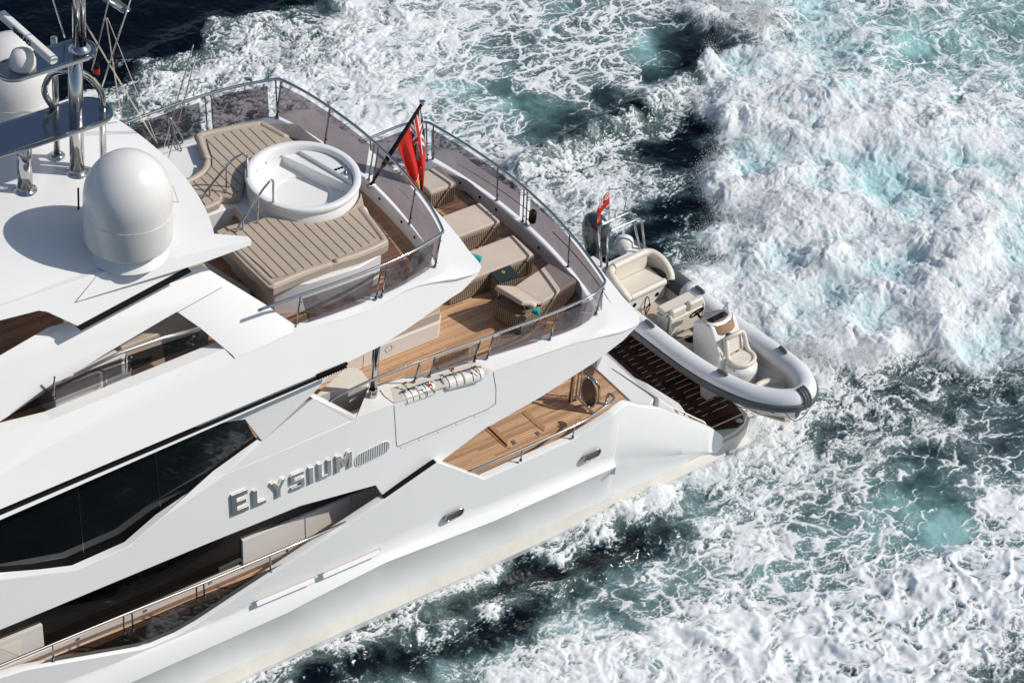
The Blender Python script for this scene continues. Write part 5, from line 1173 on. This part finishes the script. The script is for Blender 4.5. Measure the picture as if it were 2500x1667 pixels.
# what the sea is doing where: picture position of a spot on the water, then foam cover, turquoise, churn, speckle, rope relief
SEA = '''0 60 -1 0 0 1 0;200 100 -1 0 0 1 0;350 60 -1 0 0 1 0;480 30 -1 0 0 1 0;620 5 -1 0 0 1 0;150 200 -1 0 0 1 0;240 190 -.8 0 0 1 0;300 130 -1 0 0 1 0;380 90 -.9 0 0 1 0;480 70 -.4 0 0 1 0;700 -30 -.5 0 0 1 0;560 30 -.8 0 0 1 0
330 180 .25 0 0 1 0;380 160 .4 0 0 1 .1;430 130 .45 0 0 1 .1;560 85 .45 0 0 1 .2;560 50 .6 0 0 .6 .1;650 60 .6 0 0 .8 .3;730 20 .35 0 0 .8 .2;300 250 .6 0 0 1 .2;240 250 .5 0 0 1 .1
420 210 .74 0 .1 .8 .6;520 150 .76 0 .1 .7 .6;640 120 .66 0 .1 .8 .6;760 110 .62 .1 .1 .9 .6;860 60 .82 .1 .1 .4 .7;900 150 .82 .1 .1 .4 .7;720 200 .78 .05 .1 .5 .6;1000 100 .82 .25 .1 .2 .5;1060 170 .68 .4 0 .2 .3;1150 40 .62 .4 0 .2 .3;1110 215 .5 1 0 0 .1;1180 240 .4 .95 0 0 0;1000 240 .8 .35 0 .2 .3;1130 290 .58 .7 0 0 0;900 300 .8 .2 0 .2 .3;1040 310 .7 .4 0 0 .1
1250 50 .78 .3 0 0 .2;1340 45 .34 .5 0 0 0;1300 90 .55 .3 0 0 .1;1400 110 .55 .4 0 0 0;1260 110 .42 .3 0 0 0;1480 100 .62 .3 0 0 .1;1540 60 .45 .3 0 0 0;1600 20 .6 .2 0 .2 0;1560 120 .3 .8 0 0 0;1640 90 .12 .35 0 0 0;1690 105 .1 .1 0 0 0;1710 150 .05 0 0 .2 0;1620 160 .15 .35 0 0 0;1660 170 .08 .1 0 0 0;1400 160 .6 .2 0 0 .1;1500 190 .6 .2 0 0 .1;1580 230 .66 .2 0 0 .2;1470 250 .15 .2 0 0 0;1530 270 .1 .0 0 0 0;1280 245 .15 .5 0 0 0;1330 310 .1 .35 0 0 0;1400 320 .12 .2 0 0 0;1240 320 .5 .6 0 0 0;1240 370 .7 .1 0 .2 .1;1340 200 .55 .3 0 0 0;1420 220 .5 .2 0 0 0
1300 395 .4 0 .05 1 .2;1400 345 .4 0 .05 1 .2;1500 305 .4 0 .05 1 .2;1600 255 .5 0 .1 1 .2;1400 400 .5 0 .1 1 .2;1350 440 .7 0 .1 .8 .3;1500 375 .42 0 .1 1 .2;1600 330 .35 0 .1 1 .2;1650 370 .0 0 0 1 0;1690 320 .05 0 0 1 0;1560 440 .55 0 .1 .8 .2;1460 460 .75 .1 .1 .7 .3;1650 440 .2 .1 .1 1 .1;1640 500 .05 .0 0 1 0;1600 560 .02 0 0 1 0;1690 560 .1 0 .1 1 0;1550 520 .2 .1 0 1 0;1490 510 .55 .3 .1 .6 .2;1400 520 .6 .3 0 .5 .2;1660 620 .3 .1 .1 1 0;1600 620 .1 0 0 1 0
1740 60 .7 .05 .6 1 .3;1790 180 .9 .1 1 .6 .3;1760 260 .8 .1 .9 .8 .3;1770 300 .85 .1 1 .5 .3;1800 420 .92 .2 1 .4 .3;1740 470 .8 .15 .9 .6 .3;1740 590 .9 .15 .8 .6 .3;1900 200 .9 .5 .8 .3 .2;2000 250 .8 .7 .7 .2 .2;2150 130 .5 1 .3 .1 .1;2250 150 .25 1 .2 0 .1;2300 60 .5 .8 .3 .2 .1;2360 190 .5 .8 .2 .2 .1;2450 60 .4 .7 .2 .3 .1;2200 200 .6 .85 .3 .2 .1;2000 30 .7 .75 .5 .2 .1;2100 300 .8 .65 .6 .2 .2;2300 300 .85 .5 .5 .2 .2;2450 300 .75 .5 .5 .3 .2;1950 450 .92 .5 1 .2 .2;2150 500 .92 .6 .9 .2 .2;2350 500 .9 .6 .8 .2 .2;1850 650 .95 .35 1 .3 .2;2050 700 .95 .4 1 .2 .2;2250 700 .92 .55 1 .2 .2;2450 650 .9 .5 .9 .2 .2;1950 820 .95 .25 .8 .3 .2;2150 850 .98 .15 .9 .3 .2;2350 850 .95 .15 1 .3 .2;2480 830 .9 .1 .9 .3 .2;2050 900 .93 .1 .5 .5 .2;1750 700 .9 .2 .6 .4 .2
2100 965 .45 0 .1 1 .1;2200 960 .35 0 .1 1 .1;2330 950 .28 0 .1 1 0;2450 950 .3 0 0 .6 0;2000 990 .62 .1 .1 1 .1;1920 1030 .85 .2 .2 .8 .2;2030 1060 .3 0 .05 1 0;2150 1060 .6 0 .1 .9 .2;2300 1045 .55 0 .1 .6 .2;2400 1010 .32 .1 0 .2 0;2450 1080 .22 .1 0 0 0;2380 1100 .38 .1 0 .1 0;2270 1120 .2 .1 0 .2 0;2200 1160 .4 .6 0 .1 0;1850 1100 .88 .25 .3 .7 .3;1950 1130 .78 .4 .2 .7 .3;1800 1180 .62 .5 .1 .8 .2;1720 1240 .35 .5 0 .9 .1;1600 1300 .08 .2 0 1 0;1540 1325 .08 0 0 1 0;1680 1300 .3 .4 0 .8 0
1700 1150 1 .1 .45 .7 .3;1600 1210 1 0 .5 .7 .3;1500 1260 .95 0 .45 .7 .3;1420 1300 .85 0 .35 .8 .2;1330 1330 .7 .1 .2 1 .1;1790 1080 1 .1 .4 .7 .3;1850 1010 .95 .1 .3 .7 .2
2000 1180 .45 .3 0 .4 .1;2070 1200 .62 .3 0 .2 .3;2150 1220 .3 .75 0 .1 0;2260 1230 .1 .35 0 .1 0;2300 1295 .12 1.2 0 0 0;2230 1290 .25 .9 0 0 0;2380 1220 .5 .5 0 .1 .3;2450 1250 .85 .2 0 .1 .5;1980 1270 .2 .35 0 .1 0;2050 1315 .35 .6 0 .1 0;1900 1230 .6 .3 0 .2 .2;2130 1330 .55 .6 0 .1 .5;1850 1330 .78 .2 0 .2 .4;1700 1380 .45 .5 0 .2 .1;1780 1350 .72 .3 0 .2 .4;1600 1420 .42 .5 0 .2 .1;1520 1440 .25 .6 0 .3 0;1620 1500 .6 .4 0 .2 .3;1750 1470 .72 .4 0 .1 .5;1900 1400 .5 .45 0 .1 .2;2000 1420 .5 .6 0 .1 .3;2100 1400 .75 .5 0 0 .7;2200 1450 .88 .3 .1 0 1;2350 1400 .9 .2 .1 0 1;2450 1450 .9 .2 .1 0 1;1560 1560 .8 .7 0 .2 .6;1650 1600 .93 .6 0 .2 .8;1800 1560 .98 .1 .1 0 1;1950 1550 1 0 .1 0 1;2050 1600 .95 .1 .1 0 1;2200 1580 .97 .1 .1 0 1;2350 1590 .85 .1 .1 .1 1;2470 1640 .4 0 .1 .5 .5;2290 1520 .6 .6 0 .1 .5
1180 1400 .62 .2 .1 1 0;1100 1440 .6 .2 0 1 0;1040 1470 .6 .1 0 1 .1;960 1505 .6 .1 0 1 .1;890 1530 .6 .1 0 1 .1;820 1565 .62 .1 0 1 .1;740 1600 .62 .1 0 1 .1;640 1645 .65 .1 0 1 .1;1300 1400 .02 0 0 1 0;1230 1430 .05 .05 0 1 0;1150 1470 .18 0 0 1 0;1060 1515 .2 0 0 1 0;1400 1365 .08 0 0 1 0;1470 1340 .1 0 0 1 0;1350 1455 .5 0 .1 1 .2;1240 1490 .55 0 .1 1 .2;1100 1530 .55 0 .1 1 .2;960 1570 .5 0 .1 1 .2;1350 1490 .1 0 0 .8 0;1270 1520 .02 .0 0 .9 0;1200 1540 .02 0 0 .9 0;1100 1575 -.05 0 0 1 0;960 1610 -.1 0 0 1 0;1430 1450 .15 .2 0 .6 0;1150 1565 .15 .1 0 .9 0;1020 1600 .05 0 0 1 0;880 1620 .05 0 0 1 0;780 1655 .05 0 0 1 0;1090 1625 .5 .5 0 .8 .1;1250 1590 .55 .7 0 .5 .2;1400 1560 .6 .7 0 .3 .3;1300 1640 .82 .7 0 .4 .6;1450 1640 .88 .5 0 .2 .8;950 1665 .45 .4 0 .8 0;1500 1490 .4 .5 0 .2 .1'''
ctl = []
for ln in SEA.split('\n'):
    for e in ln.split(';'):
        q = [float(t) for t in e.split()]; w = P(q[0], q[1], z=0); ctl.append([w.x, w.y] + q[2:])
ctl = np.array(ctl, np.float64)
# mesh axes: across (r) and away (a) of the water; fine inside the pictured patch, coarse to the horizon
ra = np.array([math.cos(SUN_AZ), math.sin(SUN_AZ)]); aa = np.array([-ra[1], ra[0]])
cen = P(1250, 800, z=0); cx, cy = cen.x, cen.y
SP = .031
def axis(lo, hi):
    a = np.arange(lo, hi, SP); out = []; s = SP; p = a[-1]
    while p < 1500: s = min(s * 1.06, .12) if p < hi + 9 else s * 1.3; p += s; out.append(p)
    s = SP; p = lo; o2 = []
    while p > -1500: s = min(s * 1.06, .12) if p > lo - 9 else s * 1.3; p -= s; o2.append(p)
    return np.array(o2[::-1] + list(a) + out)
U = axis(-14.4, 14.4); W = axis(-13.2, 17.2)
gu, gw = np.meshgrid(U, W, indexing='ij'); shp = gu.shape
X = (cx + gu * ra[0] + gw * aa[0]).ravel(); Y = (cy + gu * ra[1] + gw * aa[1]).ravel()
# control fields on a coarse lattice, then interpolated
cu = np.arange(-16, 16.01, .14); cw = np.arange(-15, 19.01, .14)
bu, bw = np.meshgrid(cu, cw, indexing='ij')
bx = cx + bu * ra[0] + bw * aa[0]; by = cy + bu * ra[1] + bw * aa[1]
num = np.zeros(bx.shape + (5,)); den = np.zeros(bx.shape)
wobx = fbm(bx * .5, by * .5, 3) * 1.0; woby = fbm(bx * .5 + 40, by * .5, 3) * 1.0
for c in ctl:
    d2 = (bx + wobx - c[0]) ** 2 + (by + woby - c[1]) ** 2; k = 1 / (d2 + .05) ** 1.9; den += k; num += k[..., None] * c[2:7]
fld = num / den[..., None]
fu = np.clip((gu.ravel() - cu[0]) / .14, 0, len(cu) - 1.001); fw = np.clip((gw.ravel() - cw[0]) / .14, 0, len(cw) - 1.001)
iu = fu.astype(int); iw = fw.astype(int); tu = (fu - iu)[:, None]; tw = (fw - iw)[:, None]
Fl = (fld[iu, iw] * (1 - tu) * (1 - tw) + fld[iu + 1, iw] * tu * (1 - tw) + fld[iu, iw + 1] * (1 - tu) * tw + fld[iu + 1, iw + 1] * tu * tw).astype(np.float32)
cov, aq, churn, spk, rope = [Fl[:, i] for i in range(5)]
far = np.maximum(np.abs(gu.ravel()) - 15, np.abs(gw.ravel() - 2) - 16); farf = np.clip(far / 3.5, 0, 1)
cov = cov * (1 - farf) - farf; churn = churn * (1 - farf); rope = rope * (1 - farf)
X32 = X.astype(np.float32); Y32 = Y.astype(np.float32)
w1 = fbm(X32 * .9, Y32 * .9, 4); w2 = fbm(X32 * .9 + 31, Y32 * .9 + 5, 4); w3 = fbm(X32 * 3.1 + 3, Y32 * 3.1, 3); w4 = fbm(X32 * 3.1 + 53, Y32 * 3.1, 3)
xa_ = X32 + .55 * w1 + .12 * w3; ya_ = Y32 + .55 * w2 + .12 * w4
# lacy foam: cell walls, cells drawn out along the wake
f1, f2 = worley(xa_ * 1.15, ya_ * 1.9 + 3); e1 = 1 - np.clip((f2 - f1) * 1.9, 0, 1)
f1b, f2b = worley(xa_ * 3.0 + 7, ya_ * 4.2); e2 = 1 - np.clip((f2b - f1b) * 1.8, 0, 1)
f1c, f2c = worley(xa_ * 8 + 7, ya_ * 9.5); e3 = 1 - np.clip((f2c - f1c) * 1.8, 0, 1)
nb = fbm(xa_ * 1.3 + 5, ya_ * 1.8, 5)
lace = .60 * e1 + .30 * e2 + .12 * e3 + .36 * nb
lace = (lace - lace.mean()) / lace.std()
r1 = 1 - np.abs(fbm(xa_ * 1.7, ya_ * 3.6 + 9, 5, g=.64)) * 2.6; r2 = 1 - np.abs(fbm(xa_ * 5.5 + 3, ya_ * 9.5 + 9, 4, g=.65)) * 2.6
speck = .6 * r1 + .5 * r2 + .6 * fbm(xa_ * 1.2, ya_ * 1.5, 4)
speck = (speck - speck.mean()) / speck.std()
pat = lace * (1 - spk) + speck * spk
th = (.56 - cov) * 3.7
cl = cov - .17 + .40 * nb + .10 * fbm(xa_ * 4, ya_ * 5, 3)
cl = np.clip(cl, -.2, 1.35); cp = np.clip(cl, 0, 1.35)
D1, D2, D3 = f2 - f1, f2b - f1b, f2c - f1c
l1_ = np.exp(-(D1 / (.035 + .52 * cp ** 2.0)) ** 2); l2_ = np.exp(-(D2 / (.035 + .50 * cp ** 2.2)) ** 2); l3_ = np.exp(-(D3 / (.05 + .60 * cp ** 2.6)) ** 2)
fl_ = 1 - (1 - l1_) * (1 - .85 * l2_ * sst(-.05, .35, cl)) * (1 - .6 * l3_ * sst(.0, .5, cl))
fl_ = fl_ * sst(-.08, .14, cl); fl_ = np.maximum(fl_, sst(.85, 1.15, cl))
dlt = speck - th
fs_ = .70 * sst(-.8, .8, dlt) + .30 * sst(.2, 1.9, dlt)
foam = fl_ * (1 - spk) + fs_ * spk
veil = (.16 + .22 * sst(-.6, .7, fbm(xa_ * 1.6 + 3, ya_ * 2.4 + 1, 4))) * sst(.02, .5, cov + .25 * nb)
foam = np.clip(foam + veil * (1 - foam), 0, 1); thin = veil
# relief
def billow(x, y, o=5, g=.5):
    s = 0; a = 1; t = 0
    for i in range(o): s = s + a * (1 - np.abs(perlin(x + 7.7 * i, y + 3.1 * i)) * 2.2); t += a; a *= g; x = x * 2.07; y = y * 2.07
    return s / t
def puffs(sc, ox, oy, wv=.0):
    a, _ = worley(xa_ * sc + ox + wv * w3, ya_ * sc * 1.12 + oy + wv * w4); return np.sqrt(np.clip(1 - a * a * 1.15, 0, 1))
bl_ = .55 * puffs(.85, 2, 3) + .45 * (fbm(xa_ * .5, ya_ * .55 + 9, 3) * .9 + .5); bl_ = np.clip(bl_, 0, 1.1)
puff = .34 * puffs(1.9, 5, 1, .5) + .22 * puffs(3.9, 9, 7, .8) + .14 * puffs(8.1, 1, 4, 1.2) + .5 * (fbm(xa_ * 2.4 + 4, ya_ * 2.4, 6, g=.66) * .8 + .3)
rg = 1 - np.abs(fbm(xa_ * .75 + 9, ya_ * .9, 3, g=.42)) * 3.2; rg = np.clip(rg, -1, 1)
swell = .10 * fbm(X32 * .22, Y32 * .3, 3) + .05 * fbm(X32 * 1.1, Y32 * 1.4, 4)
lgb = fbm(X32 * .33 + 4, Y32 * .36, 3)
h = swell + churn * (.75 * (bl_ - .3) + .30 * (puff - .4) + .75 * lgb + .05 * fbm(xa_ * 9, ya_ * 9, 4))
h += rope * (.15 * rg * foam + .05 * foam * fbm(xa_ * 2.6, ya_ * 2.6, 2))
h += .02 * foam + spk * (1 - churn) * .05 * speck * np.clip(cov, 0, 1) * .6 + .012 * fbm(X32 * 6, Y32 * 8, 3)
# standing crest lines
def crest(pts, height, width, side=0):
    global h
    w = [P(a, b, z=0) for a, b in pts]; best = np.full(X.shape, 99.)
    for a, b in zip(w[:-1], w[1:]):
        ex, ey = b.x - a.x, b.y - a.y; L2 = ex * ex + ey * ey
        t = np.clip(((X - a.x) * ex + (Y - a.y) * ey) / L2, 0, 1); best = np.minimum(best, np.hypot(X - a.x - t * ex + .25 * w1, Y - a.y - t * ey + .25 * w2))
    h = h + height * np.exp(-(best / width) ** 2) * (1 + .3 * w3)
crest([(1255, 425), (1350, 385), (1470, 325), (1570, 275), (1665, 210), (1720, 180)], .42, .42)
crest([(700, 1660), (900, 1590), (1100, 1530), (1300, 1475), (1450, 1400), (1600, 1320), (1800, 1240)], .16, .22)
crest([(330, 160), (430, 110), (540, 60), (640, 60), (720, 10)], .18, .45)
crest([(2080, 150), (2200, 110), (2330, 90), (2450, 60)], .3, .6)
crest([(2000, 270), (2100, 250), (2230, 290), (2300, 340)], .3, .65)
crest([(1950, 300), (2010, 260), (2110, 290), (2190, 370)], .18, .6)
# keep the hull bottom and the platform clear of water
inx = np.clip((10.8 - X) / .5, 0, 1) * np.clip((3.85 - np.abs(Y)) / .3, 0, 1)
h = h * (1 - inx) + np.minimum(h, -.02) * inx
h = h.astype(np.float32)
# turquoise of thin foam; hollow tint also paints shading between the churned heaps
cav = np.clip(.95 - (bl_ * .5 + puff * .6), 0, 1) * 1.8
aqua = np.clip(aq * (.55 + .9 * fbm(X32 * .7 + 8, Y32 * .8, 3) + .35), 0, 1.2)
tintf = np.clip(churn * (cav * 1.7 - .25 + .5 * w1 - .9 * lgb) * (aq + .25) * 1.9, 0, 1)
foamv = np.clip(np.maximum(foam, thin * .8), 0, 1); foamv = np.where(churn > .25, np.maximum(foamv, sst(.25, .7, churn) * np.clip(cov * 1.1, 0, 1) * (.78 + .22 * foamv)), foamv)
nv = X.size; co_ = np.empty((nv, 3), np.float32); co_[:, 0] = X; co_[:, 1] = Y; co_[:, 2] = h
nu, nw = shp; idx = np.arange(nv).reshape(shp)
fa_ = np.stack([idx[:-1, :-1], idx[1:, :-1], idx[1:, 1:], idx[:-1, 1:]], -1).reshape(-1, 4)
me = bpy.data.meshes.new('sea'); me.vertices.add(nv); me.vertices.foreach_set('co', co_.ravel())
me.loops.add(fa_.size); me.loops.foreach_set('vertex_index', fa_.ravel().astype(np.int32))
me.polygons.add(len(fa_)); me.polygons.foreach_set('loop_start', np.arange(0, fa_.size, 4, dtype=np.int32)); me.polygons.foreach_set('loop_total', np.full(len(fa_), 4, np.int32))
me.polygons.foreach_set('use_smooth', np.ones(len(fa_), bool)); me.update(calc_edges=True)
for nm, arr in (('foam', foamv), ('aqua', aqua), ('hollow', tintf), ('grain', np.clip(spk + churn, 0, 1))):
    at = me.attributes.new(nm, 'FLOAT', 'POINT'); at.data.foreach_set('value', arr.astype(np.float32))
sea = bpy.data.objects.new('sea', me); col.objects.link(sea); sea['kind'] = 'structure'
t = NT('foaming sea water'); t.n.remove(t.b)
def attr(n): a = t.N('ShaderNodeAttribute'); a.attribute_name = n; return a.outputs['Fac']
co = t.co(); fine = t.noise(co, 22, 7, .72); fine2 = t.noise(co, 60, 5, .7); big = t.noise(co, 4, 6, .6)
at_ = attr('foam'); mid = t.math('MULTIPLY', t.math('MULTIPLY', at_, t.math('SUBTRACT', 1.0, at_)), 4.0)
nz = t.math('ADD', t.math('MULTIPLY', t.math('SUBTRACT', fine, .5), 1.1), t.math('MULTIPLY', t.math('SUBTRACT', fine2, .5), .7))
ff = t.math('ADD', at_, t.math('MULTIPLY', nz, t.math('MULTIPLY', mid, t.math('ADD', t.math('MULTIPLY', attr('grain'), .65), .25))), clamp=True)
ff = t.ramp(ff, [(.03, (0, 0, 0)), (.35, (.30,) * 3), (.62, (.78,) * 3), (.85, (1, 1, 1))])
aqn = t.math('MULTIPLY', attr('aqua'), t.math('ADD', t.math('MULTIPLY', big, .9), .5))
wat = t.ramp(aqn, [(.0, (.0012, .0034, .0075)), (.28, (.026, .050, .055)), (.6, (.10, .185, .19)), (1.0, (.25, .45, .44))])
fcol = t.mix(attr('hollow'), t.ramp(big, [(.3, (.69, .72, .745)), (.7, (.80, .81, .815))]), (.44, .655, .68))
fcol = t.mix(t.ramp(ff, [(.1, (0, 0, 0)), (.75, (1, 1, 1))]), (.36, .56, .57), fcol)
pw = t.N('ShaderNodeBsdfPrincipled'); t.L(wat, pw.inputs['Base Color']); pw.inputs['Roughness'].default_value = .16; pw.inputs['Specular IOR Level'].default_value = .1
pf = t.N('ShaderNodeBsdfPrincipled'); t.L(fcol, pf.inputs['Base Color']); pf.inputs['Roughness'].default_value = .85; pf.inputs['Specular IOR Level'].default_value = .15
pf.inputs['Subsurface Weight'].default_value = .75; pf.inputs['Subsurface Radius'].default_value = (.55, .85, 1.0); pf.inputs['Subsurface Scale'].default_value = .11
b1_ = t.N('ShaderNodeBump'); t.L(t.math('ADD', t.math('MULTIPLY', attr('grain'), .62), .08), b1_.inputs['Strength']); b1_.inputs['Distance'].default_value = .03
t.L(t.math('ADD', fine, t.math('MULTIPLY', fine2, .5)), b1_.inputs['Height']); t.L(b1_.outputs[0], pf.inputs['Normal'])
b2_ = t.N('ShaderNodeBump'); b2_.inputs['Strength'].default_value = .3; b2_.inputs['Distance'].default_value = .04
t.L(t.noise(t.co((1, 1.6, 1)), 3.5, 5), b2_.inputs['Height']); t.L(b2_.outputs[0], pw.inputs['Normal'])
mx = t.N('ShaderNodeMixShader'); t.L(ff, mx.inputs[0]); t.L(pw.outputs[0], mx.inputs[1]); t.L(pf.outputs[0], mx.inputs[2]); t.L(mx.outputs[0], t.out.inputs[0])
me.materials.append(t.m)
# flung droplets and spray clots over the churned water and along the hull
fh = h; rs_ = np.random.RandomState(5)
wt = np.clip(churn - .35, 0, 1) * (foamv > .3) + 2.5 * np.exp(-((churn - .45) / .12) ** 2) * (spk > .5)
wt = wt * (farf <= 0) * ((X > 10.7) | (np.abs(Y) > 3.9)); wt = wt * np.clip(.25 + 1.6 * fbm(X32 * 1.3, Y32 * 1.3 + 77, 4), .02, 2) ; pr_ = (wt / wt.sum()).astype(np.float64); pr_ /= pr_.sum()
pick = rs_.choice(nv, 240000, p=pr_)
T4 = np.array([(1, 1, 1), (-1, -1, 1), (-1, 1, -1), (1, -1, -1)], float) * .6
K = len(pick); r_ = (.003 + .011 * rs_.rand(K) ** 5)[:, None, None]; ang = rs_.rand(K) * 6.28
B_ = np.stack([X[pick] + rs_.randn(K) * .10, Y[pick] + rs_.randn(K) * .10, h[pick] + .01 + rs_.exponential(.12, K)], 1)[:, None, :]
ca, sa = np.cos(ang)[:, None], np.sin(ang)[:, None]
Q = np.stack([T4[None, :, 0] * ca - T4[None, :, 1] * sa, T4[None, :, 0] * sa + T4[None, :, 1] * ca, np.repeat(T4[None, :, 2], K, 0)], 2)
sv = (B_ + Q * r_).reshape(-1, 3); o4 = np.arange(K)[:, None, None] * 4
sf = (np.array([(0, 1, 2), (0, 3, 1), (0, 2, 3), (1, 3, 2)])[None] + o4).reshape(-1, 3)
sm_ = bpy.data.meshes.new('spray'); sm_.vertices.add(len(sv)); sm_.vertices.foreach_set('co', sv.astype(np.float32).ravel())
sm_.loops.add(sf.size); sm_.loops.foreach_set('vertex_index', sf.ravel().astype(np.int32)); sm_.polygons.add(len(sf))
sm_.polygons.foreach_set('loop_start', np.arange(0, sf.size, 3, dtype=np.int32)); sm_.polygons.foreach_set('loop_total', np.full(len(sf), 3, np.int32)); sm_.update(calc_edges=True); sm_.materials.append(plain('spray droplets', (.85, .87, .88), .6))
spray = bpy.data.objects.new('spray', sm_); col.objects.link(spray); tag(spray, 'white spray droplets thrown up over the churned wake behind the stern', 'spray', kind='stuff')
bpy.context.view_layer.update()
